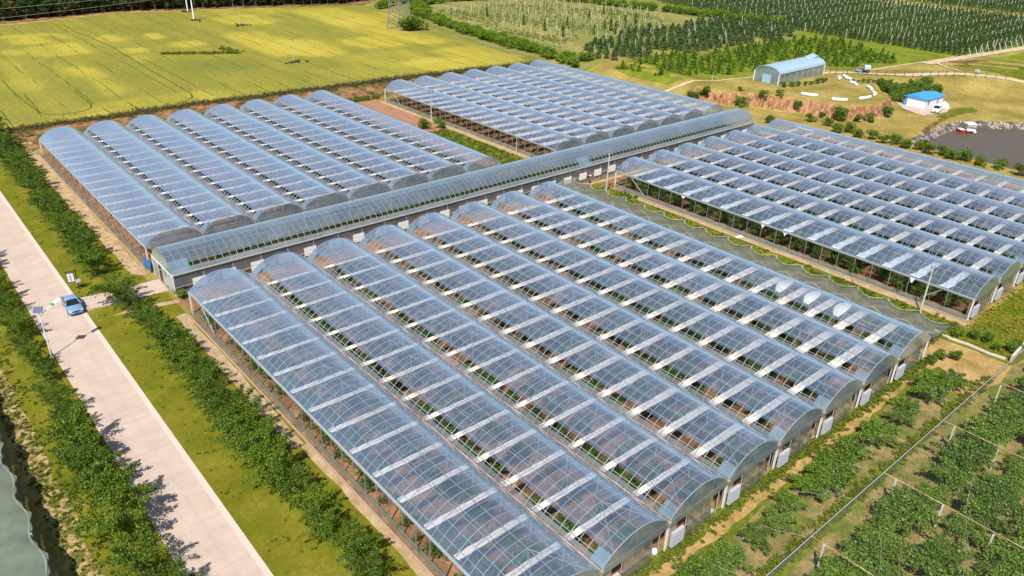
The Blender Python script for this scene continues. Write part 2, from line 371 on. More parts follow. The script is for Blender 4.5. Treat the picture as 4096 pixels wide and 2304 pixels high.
# ---------------------------------------------------------------- mesh helpers
class MB:
    def __init__(s): s.v = []; s.f = []; s.m = []
    def quad(s, a, b, c, d, m=0):
        n = len(s.v); s.v += [tuple(a), tuple(b), tuple(c), tuple(d)]; s.f.append((n, n+1, n+2, n+3)); s.m.append(m)
    def poly(s, pts, m=0):
        n = len(s.v); s.v += [tuple(p) for p in pts]; s.f.append(tuple(range(n, n+len(pts)))); s.m.append(m)
    def box(s, x0, x1, y0, y1, z0, z1, m=0, rot=0, org=(0, 0)):
        c, sn = math.cos(rot), math.sin(rot); n = len(s.v)
        for z in (z0, z1):
            for x, y in ((x0, y0), (x1, y0), (x1, y1), (x0, y1)):
                s.v.append((org[0]+c*x-sn*y, org[1]+sn*x+c*y, z))
        for q in ((3, 2, 1, 0), (4, 5, 6, 7), (0, 1, 5, 4), (1, 2, 6, 5), (2, 3, 7, 6), (3, 0, 4, 7)):
            s.f.append(tuple(n+i for i in q)); s.m.append(m)
    def tube(s, pts, r, k=5, m=0, cap=True):
        rs = r if isinstance(r, (list, tuple)) else [r]*len(pts)
        P = [Vector(p) for p in pts]; n0 = len(s.v)
        for i, p in enumerate(P):
            d = (P[min(i+1, len(P)-1)]-P[max(i-1, 0)]).normalized()
            a = d.cross(Vector((0, 0, 1)))
            if a.length < .05: a = d.cross(Vector((1, 0, 0)))
            a.normalize(); b = d.cross(a)
            for j in range(k):
                t = 2*math.pi*j/k; s.v.append(tuple(p+(a*math.cos(t)+b*math.sin(t))*rs[i]))
        for i in range(len(P)-1):
            for j in range(k):
                j2 = (j+1) % k; s.f.append((n0+i*k+j, n0+i*k+j2, n0+(i+1)*k+j2, n0+(i+1)*k+j)); s.m.append(m)
        if cap:
            s.f.append(tuple(n0+j for j in range(k))[::-1]); s.m.append(m)
            s.f.append(tuple(n0+(len(P)-1)*k+j for j in range(k))); s.m.append(m)
    def loft(s, rings, m=0, cap=True, close=True):
        n0 = len(s.v); k = len(rings[0])
        for rg in rings: s.v += [tuple(p) for p in rg]
        for i in range(len(rings)-1):
            for j in range(k if close else k-1):
                j2 = (j+1) % k; s.f.append((n0+i*k+j, n0+i*k+j2, n0+(i+1)*k+j2, n0+(i+1)*k+j)); s.m.append(m)
        if cap:
            s.f.append(tuple(n0+j for j in range(k))[::-1]); s.m.append(m)
            s.f.append(tuple(n0+(len(rings)-1)*k+j for j in range(k))); s.m.append(m)
    def mesh(s, name, mats, smooth=False):
        me = bpy.data.meshes.new(name); me.from_pydata(s.v, [], s.f)
        for q in (mats if isinstance(mats, (list, tuple)) else [mats]): me.materials.append(M[q] if isinstance(q, str) else q)
        if len(me.materials) > 1: me.polygons.foreach_set('material_index', s.m)
        if smooth: me.polygons.foreach_set('use_smooth', [True]*len(s.f))
        me.update(); return me
def npmesh(name, V, F, m, smooth=False):
    me = bpy.data.meshes.new(name); k = F.shape[1]
    me.vertices.add(len(V)); me.vertices.foreach_set('co', V.astype(np.float32).ravel())
    me.loops.add(F.size); me.loops.foreach_set('vertex_index', F.astype(np.int32).ravel())
    me.polygons.add(len(F)); me.polygons.foreach_set('loop_start', np.arange(0, F.size, k, dtype=np.int32))
    me.polygons.foreach_set('loop_total', np.full(len(F), k, dtype=np.int32))
    if smooth: me.polygons.foreach_set('use_smooth', np.ones(len(F), bool))
    me.materials.append(M[m]); me.update(calc_edges=True); me.validate(); return me
def tag(o, label=None, cat=None, group=None, kind=None):
    if label: o['label'] = label
    if cat: o['category'] = cat
    if group: o['group'] = group
    if kind: o['kind'] = kind
    return o
def ob(name, me, parent=None, loc=(0, 0, 0), rz=0, sc=1):
    o = bpy.data.objects.new(name, me); COL.objects.link(o)
    o.location = loc; o.rotation_euler = (0, 0, rz)
    if sc != 1: o.scale = (sc, sc, sc) if isinstance(sc, (int, float)) else sc
    if parent: o.parent = parent
    return o
def thing(name, label, cat, loc=(0, 0, 0), rz=0, group=None, sc=1):
    return tag(ob(name, None, None, loc, rz, sc), label, cat, group)
KIDS = {}
def dup(root, loc, rz=0, sc=1, label=None, group=None):
    r = root.copy(); COL.objects.link(r); r.location = loc; r.rotation_euler = (0, 0, rz)
    r.scale = (sc, sc, sc) if isinstance(sc, (int, float)) else sc
    if label: r['label'] = label
    if group: r['group'] = group
    if root.name not in KIDS: KIDS[root.name] = [(c, list(c.children)) for c in root.children]
    for ch, gs in KIDS[root.name]:
        c = ch.copy(); COL.objects.link(c); c.parent = r
        for g in gs:
            d = g.copy(); COL.objects.link(d); d.parent = c
    return r

# ---------------------------------------------------------------- ground
def axis(segs):
    out = []
    for a, b, st in segs: out += list(np.arange(a, b-1e-6, st))
    out.append(segs[-1][1]); return np.array(out)
gx = axis([(-700, -100, 50), (-100, -30, 10), (-30, 140, 3), (140, 186, .5), (186, 245, .9), (245, 420, 6), (420, 1500, 60)])
gy = axis([(-140, -60, 4), (-60, -36, 1.5), (-36, -8, .9), (-8, 34, .5), (34, 48, .9), (48, 82, 2), (82, 98, 1), (98, 260, 6), (260, 1500, 60)])
GX, GY = np.meshgrid(gx, gy, indexing='ij')
GZ = HT(GX, GY)
slope = (GX > 143) & (GX < 230) & (GY < 40) & (GY > -16)
rough = NR.normal(0, 1, GX.shape)
gxx, gyy = np.gradient(GZ)
GZ = GZ + np.where(slope & (np.hypot(gxx, gyy) > .35), rough*.26, 0)
V = np.stack([GX.ravel(), GY.ravel(), GZ.ravel()], 1)
nx, ny = len(gx), len(gy)
i, j = np.meshgrid(np.arange(nx-1), np.arange(ny-1), indexing='ij')
a = (i*ny+j).ravel(); F = np.stack([a, a+ny, a+ny+1, a+1], 1)
tag(ob('ground', npmesh('ground', V, F, 'terrain', True)), kind='structure')

def patch(name, poly, m, dz=.02, flat=None, step=1.5, kind='structure', label=None, cat=None, jit=0):
    P = []
    n = len(poly)
    for q in range(n):
        a, b = Vector(poly[q]), Vector(poly[(q+1) % n]); L = (b-a).length; k = max(1, int(L/2.5)) if jit else 1
        for s in range(k):
            p = a.lerp(b, s/k)
            if jit and s: d = Vector((-(b-a).y, (b-a).x)).normalized(); p = p+d*RND.uniform(-jit, jit)
            P.append(p)
    bm = bmesh.new(); bm.faces.new([bm.verts.new((p.x, p.y, 0)) for p in P])
    if flat is None:
        xs = [p.x for p in P]; ys = [p.y for p in P]
        bmesh.ops.triangulate(bm, faces=bm.faces[:])
        for c0, c1, ax in ((min(xs), max(xs), 0), (min(ys), max(ys), 1)):
            v = c0+step
            while v < c1:
                co = [0, 0, 0]; no = [0, 0, 0]; co[ax] = v; no[ax] = 1
                bmesh.ops.bisect_plane(bm, geom=bm.verts[:]+bm.edges[:]+bm.faces[:], plane_co=co, plane_no=no); v += step
        X = np.array([q.co.x for q in bm.verts]); Y = np.array([q.co.y for q in bm.verts]); Z = HT(X, Y)+dz
        for q, z in zip(bm.verts, Z): q.co.z = z
    else:
        for q in bm.verts: q.co.z = flat+dz
        bmesh.ops.triangulate(bm, faces=bm.faces[:])
    bmesh.ops.recalc_face_normals(bm, faces=bm.faces[:])
    me = bpy.data.meshes.new(name); bm.to_mesh(me); bm.free()
    if sum(f.normal.z*f.area for f in me.polygons) < 0: me.flip_normals()
    me.materials.append(M[m])
    return tag(ob(name, me), label, cat, kind=kind)
def ribbon(name, pts, w, m, dz=.05, step=1.5, jit=.12, kind='structure'):
    Q = []; 
    for a, b in zip(pts[:-1], pts[1:]):
        a = Vector(a[:2]); b = Vector(b[:2]); k = max(1, int((b-a).length/step))
        for s in range(k): Q.append(a.lerp(b, s/k))
    Q.append(Vector(pts[-1][:2]))
    for _ in range(3): Q = [Q[0]]+[(Q[q-1]+Q[q]*2+Q[q+1])/4 for q in range(1, len(Q)-1)]+[Q[-1]]
    L = []; 
    for q, p in enumerate(Q):
        d = (Q[min(q+1, len(Q)-1)]-Q[max(q-1, 0)]).normalized(); nn = Vector((-d.y, d.x))
        for t in (-.5, -.17, .17, .5):
            e = p+nn*w*t+nn*(RND.uniform(-jit, jit) if abs(t) == .5 else 0); L.append((e.x, e.y))
    A = np.array(L); Z = HT(A[:, 0], A[:, 1])+dz
    V = np.column_stack([A, Z]); F = []
    for q in range(len(Q)-1):
        for s in range(3): F.append((q*4+s+1, q*4+s, q*4+4+s, q*4+5+s))
    me = npmesh(name, V, np.array(F), m, True)
    if me.polygons[0].normal.z < 0: me.flip_normals()
    return tag(ob(name, me), kind=kind)

# crop field, with the ripeness of each patch stored per vertex
FIELD = [(-60, 96.5), (-4, 96.6), (7, 96.7), (37, 97.6), (68, 95.9), (87, 95.7), (112, 93.6), (137, 90.2), (139.5, 97), (141.5, 112), (144, 135), (147, 152), (151, 172), (157, 197), (163, 220), (160, 229), (135, 236), (108, 243), (64, 252), (21, 244), (-20, 240), (-60, 236)]
fbm = bmesh.new(); fbm.faces.new([fbm.verts.new((x, y, 0)) for x, y in FIELD]); bmesh.ops.triangulate(fbm, faces=fbm.faces[:])
for ax, c0, c1 in ((0, -60, 164), (1, 90, 252)):
    v = c0+3.0
    while v < c1:
        co = [0, 0, 0]; no = [0, 0, 0]; co[ax] = v; no[ax] = 1
        bmesh.ops.bisect_plane(fbm, geom=fbm.verts[:]+fbm.edges[:]+fbm.faces[:], plane_co=co, plane_no=no); v += 3.0
RIPE = [  # centre x, y, half width, half depth, angle, amount
 (23.8, 214.1, 6.8, 4.5, 0, 0.5), (23.2, 202.3, 6.0, 5.9, 0, 0.5), (26.9, 183.3, 8.7, 10.7, 0, 0.5), (32.7, 208.9, 2.1, 6.3, 0, 0.45), (14.6, 185.9, 2.8, 5.5, 0, 0.35), (46.5, 196.3, 4.3, 7.1, 0, 0.5), (59.0, 193.4, 2.7, 6.4, 0, 0.55), (44.8, 170.8, 3.7, 4.6, 0, 0.5), (62.1, 174.0, 5.3, 5.9, 0, 0.55), (42.4, 158.0, 2.8, 5.3, 0, 0.45), (25.3, 144.3, 2.1, 9.0, 0, 0.45), (25.0, 124.9, 2.0, 10.5, 0, 0.55), (21.3, 149.9, 2.6, 9.1, 0, 0.4), (9.9, 160.2, 2.5, 15.4, 0, 0.3), (8.9, 138.0, 3.5, 7.9, 0, 0.25), (7.6, 98.5, 10.2, 3.1, 0, 0.3), (30.6, 99.3, 16.8, 10.5, 0, 0.35), (107.5, 236.8, 15.2, 17.2, 0, 0.25), (84.8, 161.3, 8.7, 25.9, 0, 0.55), (98.5, 212.0, 10.3, 12.7, 0, 0.5), (92.5, 148.2, 8.6, 16.5, 0, 0.5), (134.3, 205.5, 12.5, 25.2, 0, 0.45), (129.3, 170.9, 9.5, 23.9, 0, 0.5), (114.2, 145.9, 8.6, 11.1, 0, 0.55), (132.5, 141.8, 6.6, 9.3, 0, 0.6), (112.2, 103.8, 9.6, 8.7, 0, 0.5), (106.6, 118.1, 10.4, 13.0, 0, 0.35), (130.7, 108.9, 10.9, 15.6, 0, 0.45), (87.7, 114.2, 11.6, 20.1, 0, 0.2), (154.6, 188.1, 4.9, 17.1, 0, 0.4), (65.2, 210.2, 9.3, 10.2, 0, -0.15), (58.6, 135.9, 13.0, 10.0, 0, -0.2), (31.6, 143.3, 4.3, 12.3, 0, -0.15), (82.1, 128.0, 7.9, 10.6, 0, -0.25), (132.7, 148.3, 4.9, 4.8, 0, -0.3),
]
RX = np.array([q.co.x for q in fbm.verts]); RY = np.array([q.co.y for q in fbm.verts])
ripe = np.full(len(RX), .30)
for (cx, cy, hw, hd, an, am) in RIPE:
    c, s = math.cos(math.radians(an)), math.sin(math.radians(an))
    dx, dy = RX-cx, RY-cy; u, v = (c*dx+s*dy)/hw, (-s*dx+c*dy)/hd
    d = np.maximum(np.abs(u), np.abs(v))*.6+np.hypot(u, v)*.4
    ripe += .8*am*np.clip((1.15-d)/.28, 0, 1)
Z = HT(RX, RY)+.12
for q, z in zip(fbm.verts, Z): q.co.z = z
me = bpy.data.meshes.new('crop_field'); fbm.to_mesh(me); fbm.free()
if sum(f.normal.z for f in me.polygons) < 0: me.flip_normals()
at = me.attributes.new('ripe', 'FLOAT', 'POINT'); at.data.foreach_set('value', np.clip(ripe, 0, 1).astype(np.float32))
me.materials.append(M['field']); tag(ob('crop_field', me), kind='structure')

TRACK1 = [(39.3, 233.0), (38.8, 215.9), (40.2, 196.9), (41.0, 180.9), (40.4, 161.5), (39.8, 141.8), (39.4, 120.8), (39.1, 107.8), (38.6, 103.8), (36.7, 100.3), (33, 99.6)]
TRACK2 = [(6.5, 127.2), (6.0, 111.9), (5.3, 105.9), (6.8, 104.1), (11.4, 102.5), (16.2, 105.1), (16.7, 108.8), (16.9, 125.0)]
BALK = [(50, 161), (56, 158.5), (62, 156.5), (66, 155.2), (69, 150)]
FARL = [(8, 241.5), (21.0, 240.8), (32.9, 242.4), (46.9, 248.2), (65.9, 251.8), (90, 246), (108, 242)]
ribbon('wheel_track', TRACK1, .34, 'track_green', .17, jit=.15)
ribbon('wheel_track', TRACK2, .30, 'track_green', .17, jit=.15)
ribbon('weedy_balk', BALK, 1.6, 'track_green', .17, jit=1.0)
ribbon('field_margin', FARL, 3.0, 'tan', .18, jit=.5)
patch('bank', [(-6, 84.5), (60, 83.8), (78, 83.4), (138, 82.5), (139, 90), (112, 93.8), (87, 96), (68, 96.2), (37, 97.8), (7, 97), (-6, 96.8)], 'bank', .05, step=2.0, jit=.4)
patch('lawn', [(-10.7, -75), (-.6, -75), (-.6, 8.4), (-10.7, 8.4)], 'lawn', .02, 0)
patch('lawn', [(-10.7, 12.6), (-1.5, 12.6), (-1.5, 84), (-4.5, 100), (-10.7, 130)], 'lawn', .02, 0)
patch('verge', [(-22, -60), (-15.7, -60), (-15.7, 95), (-22, 95)], 'lawn', .02, 0)
patch('verge', [(-22.6, -50), (-20.2, -50), (-20.6, -20), (-21.2, 40), (-22.6, 40)], 'field_soil', .035, 0, jit=.3)
patch('road', [(-15.75, -80), (-10.75, -80), (-10.75, 200), (-15.75, 200)], 'concrete', .05, 0)
e = MB(); e.box(-10.75, -10.25, -80, 8.9, .0, .085); e.box(-10.75, -10.25, 12.9, 200, .0, .085)
tag(ob('kerb', e.mesh('kerb', 'kerb')), kind='structure')
patch('path', [(-10.7, 8.9), (-.2, 8.0), (-.1, 12.3), (-4.5, 12.2), (-10.7, 12.9)], 'concrete', .055, 0)
patch('path', [(-.2, 3.9), (-.1, 4.9), (-6, 5.9), (-8, 5.4)], 'sand', .045, 0)
# soil under and around the plastic houses
patch('soil', [(-.4, -62.6), (64.2, -62.6), (64.2, .5), (-.4, .5)], 'soil', .03, 0)
patch('soil', [(78.2, -62.6), (143, -62.6), (143, 1), (78.2, 1)], 'soil', .03, 0)
patch('soil', [(-.4, 16.3), (64.4, 16.3), (64.4, 80.3), (-.4, 80.3)], 'soil', .03, 0)
patch('soil', [(77.9, 16.3), (134.4, 16.3), (134.4, 80.3), (77.9, 80.3)], 'soil', .03, 0)
patch('soil', [(0, .6), (134, .6), (134, 16.2), (0, 16.2)], 'soil', .03, 0)
patch('dirt_strip', [(-2.3, -32), (-1.5, -32), (-.9, -32.0), (-.7, .7), (-1.9, .6)], 'sand', .04, 0, jit=.12)
patch('dirt_strip', [(-1.5, -75), (-.5, -75), (-.6, -32), (-1.3, -32)], 'sand', .045, 0, jit=.15)
patch('dirt_strip', [(-2.6, 16), (-.9, 14.2), (-.5, 83), (-2.9, 83)], 'sand', .045, 0, jit=.2)
patch('dirt_strip', [(-8, 84), (0, 83), (0, 90.5), (-8.5, 90)], 'field_soil', .045, None, step=2)
e = MB(); e.box(-1.75, -1.55, -31.8, .4, 0, .12); e.box(-.66, -.5, -75, 0, 0, .18); e.box(-.66, -.5, 16.6, 79.6, 0, .18); e.box(77.9, 78.05, -62.5, .4, 0, .18)
tag(ob('footing', e.mesh('footing', 'footing')), kind='structure')
patch('ploughed_strip', [(64.6, 16.5), (69.5, 16.5), (69.3, 84), (64.4, 84)], 'soil_furrow', .04, 0)
patch('ploughed_strip', [(69.9, 50), (75.8, 48), (77.0, 82), (69.7, 82)], 'soil_furrow', .04, 0)
patch('weed_strip', [(69.6, 16.5), (75.9, 16.5), (76, 49), (69.8, 51)], 'rank', .045, 0, jit=.35)
patch('dirt_strip', [(76.2, 16.5), (77.8, 16.5), (77.6, 80), (76.4, 80)], 'sand', .042, 0, jit=.2)
patch('grass_strip', [(70.5, -63), (77, -63), (77.4, 3.6), (66, 4.6), (66, 0), (70.5, -2)], 'rank', .035, 0)
patch('dirt_strip', [(76.6, -63.5), (77.8, -63.5), (77.9, -6), (76.9, -6)], 'sand', .05, 0, jit=.18)
ribbon('dirt_path', [(71, 5.1), (75.7, 4.5), (79, 4.3), (92, 4.2)], 1.0, 'sand', .06)
patch('grass_strip', [(8, -70), (8, -62.8), (70, -62.8), (78, -63.4), (140, -63.5), (140, -70), (100, -90), (8, -92)], 'rank', .025, 0)
ribbon('dirt_path', [(5, -64.6), (20, -64.4), (35, -64.3), (50, -64.2), (60, -64.0), (66, -65)], 1.0, 'tan', .045, jit=.25)
patch('dry_clearing', [(64.5, -62.4), (70.5, -61.4), (71.2, -66), (70.9, -70.5), (66, -71), (60.5, -69.6), (58.8, -67), (63.5, -66)], 'tan', .05, 0, jit=.4)
patch('orchard_soil', [(4, -71.0), (21, -70.9), (62, -69.6), (70.5, -70.5), (90, -72), (130, -90), (130, -120), (4, -120)], 'netsoil', .04, 0)
patch('orchard_soil', [(5, -65.6), (30, -65.4), (57, -65.2), (58.5, -69), (30, -69.4), (5, -69.8)], 'netsoil', .038, 0, jit=.4)
# pond
pc = [(150, -22), (164.6, -19.9), (177.5, -20.3), (190.0, -21.4), (205, -33), (232, -60), (232, -112), (138, -92), (142, -45)]
patch('water', [(152, -15.5), (188, -15.5), (204, -26), (236, -60), (236, -120), (130, -95), (135, -45)], 'water', -1.15, 0)
tag(bpy.data.objects['water'], kind='structure')
ribbon('pond_bank', [(155.5, -19.6), (165, -18.9), (180, -18.4), (187, -19.6), (199.5, -30), (228, -61)], 3.4, 'rubble', .10, step=.8, jit=.3)
# plateau, tracks and orchard floors
patch('yard', [(193.4, 2.0), (187, -3.2), (183.8, -9.8), (193.5, -11.8), (200.5, -10), (201.2, -7), (191.5, -6.8), (192.9, -1.2)], 'concrete', .10, None, step=.8)
ribbon('dirt_road', [(152, 42.0), (147.5, 45.4)], .5, 'dirt_road', .08)
ribbon('dirt_road', [(146.5, 45.6), (149.7, 43.9), (152, 41.5), (157.6, 36.6), (172.7, 33.6)], .8, 'dirt_road', .08)
ribbon('dirt_road', [(192, 25.6), (196.0, 24.9), (204.5, 20.2), (207.5, 15.8), (213.0, 10.6), (223.2, 6.4), (232.4, 2.5), (238.4, -2.8), (242.5, -9.0), (243.8, -13), (246, -22)], 2.2, 'dirt_road', .10)
ribbon('dirt_road', [(206.5, 20.2), (212.9, 19.1), (230.1, 17.5), (242.5, 15.6)], 1.0, 'dirt_road', .10)
ribbon('dirt_road', [(238, 14.6), (249.4, 13.4), (259.3, 12.3), (274, 10.5), (303, 7.2), (345, 3), (400, -3)], 3.6, 'dirt_road', .11)
ribbon('dirt_road', [(244, 14), (241.5, 11.7), (236.8, 7.0), (236.5, 2.5)], 1.1, 'dirt_road', .12)
ribbon('dirt_road', [(390, 130), (397, 60), (396, 20), (400, -30)], 5, 'dirt_road', .12, step=4)
patch('meadow', [(262, 74), (262, 15.5), (245, 16.6), (214, 20.5), (200, 27), (176, 33.8), (160, 38), (150, 47), (150, 62), (153, 70.5), (180, 70), (188, 64), (207, 64.6), (240, 63)], 'bright_green', .06, step=3)
patch('orchard_floor', [(147, 78), (155, 77), (173, 69.9), (181, 72), (189, 65.5), (240, 63.6), (262, 74), (268, 112), (281, 169), (285, 260), (160, 260), (163, 228), (164, 220), (158, 196), (148, 150), (142, 110)], 'stubble', .07, step=5)
patch('orchard_floor', [(261, 12.8), (313, 9.5), (392, 2), (392, 260), (285, 260), (281, 169), (268, 112), (262, 74)], 'orchard_floor', .08, step=6)
patch('orchard_floor', [(409, -60), (640, -100), (640, 300), (409, 300)], 'orchard_floor', .08, step=20)
patch('green_plot', [(262, 5.5), (300, 3.0), (360, -6), (330, -40), (268, -3)], 'bright_green', .09, step=5)
patch('green_plot', [(243, 8), (258, 4), (262, -6), (249, -13), (246, -14)], 'rank', .09, step=3)
patch('bare_plot', [(247, 12.5), (262, 7), (262, 4.5), (250, 6.5)], 'bank', .10, step=3)
ribbon('bare_plot', [(256, -6.5), (250, 6)], 2.2, 'tan', .11)
ribbon('low_bank', [(168.4, -17.0), (174.5, -15.6), (180.5, -14.7), (186.5, -14.4)], 1.2, 'bank', .12, step=.8, jit=.4)
patch('rank_grass', [(185.5, -12.2), (192, -12.3), (198, -11), (205, -13.5), (203, -16), (190, -15), (186, -14)], 'rank', .09, step=1.0, jit=.5)
patch('forest_floor', [(-60, 237), (-20, 241), (21, 245), (64, 253), (108, 244), (135, 237), (163, 229.5), (170, 232), (200, 236), (260, 300), (-60, 330)], 'bank', .09, step=12)

# ---------------------------------------------------------------- multi-span plastic houses
HG, HR, BW, BL = 3.16, 5.0, 8.0, 63.0
RC = ((BW/2)**2+(HR-HG)**2)/(2*(HR-HG))
def arch(x, off=0): 
    d = x-BW/2; return HR-RC+math.sqrt(max(0, (RC+off)**2-d*d))
MOD = BL/16
def arch_sheet(x0, x1, y0, y1, nxx, nyy, off, wob=.0):
    b = MB(); X = np.linspace(x0, x1, nxx+1); Y = np.linspace(y0, y1, nyy+1); n0 = 0
    for x in X:
        for y in Y: b.v.append((x, y, arch(x, off)+NR.normal(0, wob)))
    for q in range(nxx):
        for s in range(nyy): b.f.append((q*(nyy+1)+s, (q+1)*(nyy+1)+s, (q+1)*(nyy+1)+s+1, q*(nyy+1)+s+1)); b.m.append(0)
    return b
film_full = arch_sheet(0, 7.85, -BL, 0, 18, 64, .03, .012).mesh('film', 'film', True)
FV = {w_: arch_sheet(w_, 7.85, -BL, 0, 15, 64, .03, .012).mesh('film', 'film', True) for w_ in (1.06, .86, .72)}
b = arch_sheet(.08, .40, -BL, 0, 1, 16, .02); flap_me = b.mesh('vent_flap', 'flap', True)
# ends: the last half metre of the vent gap is closed with sheet
vb = arch_sheet(.10, 1.06, -BL, -BL+1.3, 3, 2, .03)
b = MB(); b.quad((.12, -BL+1.0, HG-.12), (2.3, -BL+1.0, HG-.12), (2.3, -1, HG-.12), (.12, -1, HG-.12)); black_sheet_me = b.mesh('vent_black_sheet', 'vent_black_sheet')  # flat near-black sheet below the strips, blacking out the soil under the vent gap
vent_end_me = vb.mesh('vent_end', 'film_old', True)
def rib_frame():
    b = MB()
    for k in range(65):
        y = -k*BL/64; w = .018 if k % 4 else .026
        X = np.linspace(.05, 7.95, 13)
        b.loft([[(x, y-w, arch(x, -.05)), (x, y+w, arch(x, -.05)), (x, y+w, arch(x, .0)), (x, y-w, arch(x, .0))] for x in X])
    for x in (.62, 1.45, 2.4, 4.0, 5.6, 7.0):
        z = arch(x, -.08); b.box(x-.018, x+.018, -BL, 0, z-.02, z+.02)
    for x in (2.9,): 
        z = arch(x, -.4); b.box(x-.014, x+.014, -BL, 0, z-.014, z+.014)
    return b
rib_me = rib_frame().mesh('roof_frame', 'steel')
b = MB()
for k in range(17):
    y = -k*MOD
    b.box(.05, 7.95, y-.03, y+.03, HG-.05, HG+.03)
    b.tube([(4, y, HG), (4, y, HR-.1)], .018, 4)
    for xb in (2.3, 5.7): b.tube([(xb, y, HG), (4, y, HR-.12)], .014, 4)
for k in (0, 7, 8, 15):
    y = -k*MOD; b.tube([(4, y, HR-.1), (1.2, y-MOD, arch(1.2, -.08))], .02, 4); b.tube([(4, y, HR-.1), (6.8, y-MOD, arch(6.8, -.08))], .02, 4)
truss_me = b.mesh('truss', 'steel')
def strip_me(w):
    b = MB(); X = np.linspace(.22, 7.9, 17); n = 0
    for s in (-1, 1):
        for x in X: b.v.append((x, s*w/2+NR.normal(0, .012), HG+.06-.05*math.sin(math.pi*x/8)+NR.normal(0, .008)))
    k = len(X)
    for q in range(k-1): b.f.append((q, q+1, k+q+1, k+q)); b.m.append(0)
    return b.mesh('fabric_strip', 'strip', True)
STR = [strip_me(.62), strip_me(.86), strip_me(1.1), strip_me(1.7)]
b = MB()
b.box(-.09, .09, -BL-.1, .1, HG-.16, HG-.06); b.box(-.11, -.09, -BL-.1, .1, HG-.16, HG+.02); b.box(.09, .11, -BL-.1, .1, HG-.16, HG+.02)
gut_me = b.mesh('gutter', 'gutter')
b = MB(); b.box(-.24, -.02, -BL, 0, HG+.13, HG+.17); rust_me = b.mesh('flashing', 'rust')
b = MB(); b.box(-.10, .10, -BL-.1, .1, HG-.12, HG); eave_me = b.mesh('eave_rail', 'gutter')
def post_me(r, h, m='steel'):
    b = MB(); b.box(-r, r, -r, r, 0, h); return b.mesh('post', m)
P_THIN, P_FAT = post_me(.04, HG-.12, 'steel_dark'), post_me(.085, HG-.05, 'steel_white')
def gable_me(vent):
    b = MB(); X = np.linspace(0.02, 7.95, 15)
    top = [(x, 0, arch(x, .02)) for x in X]
    for q in range(14): b.quad((X[q], -.16, HG-.30), (X[q+1], -.16, HG-.30), top[q+1], top[q])
    return b.mesh('gable_film', 'film_gable', True)
GAB = gable_me(0)
b = MB()
for x in (2.2, 4, 5.8): b.tube([(x, .06, HG-.2), (x, .06, arch(x, -.06))], .025, 4)
b.tube([(4, .06, HR-.1), (2.2, .06, HG-.2)], .02, 4); b.box(2.15, 5.85, .03, .09, HG-.25, HG-.18)
gab_frame = b.mesh('gable_frame', 'steel')
b = MB(); b.box(.05, 7.95, -.02, .06, HG-.40, HG-.28); end_beam = b.mesh('end_beam', 'brown')
b = MB(); b.box(.25, 1.75, .35, .40, .1, HG-.45); beige_me = b.mesh('beige_panel', 'beige')
b = MB(); b.box(.35, 1.85, -.38, -.1, .35, 1.9)
for k in range(12): b.box(.37, 1.83, -.41, -.38, .42+k*.12, .48+k*.12)
louv_me = b.mesh('ventilation_box', 'grey_panel')
b = MB(); b.quad((2.5, -.25, .05), (6.0, -.25, .05), (6.0, -.05, HG-.4), (2.5, -.05, HG-.4)); curt_me = b.mesh('door_curtain', 'film_side')
b = MB()
for x in (2.5, 3.7, 4.9, 6.0, 7.0): b.box(x-.03, x+.03, .0, .06, 0, HG-.4)
b.box(2.5, 6.0, -.0, .05, 1.25, 1.31); door_frame = b.mesh('door_frame', 'steel')
b = MB(); b.box(-.08, .08, -.2, -.05, HG-.02, HG+.12); cap_me = b.mesh('gutter_cap', 'yellow')

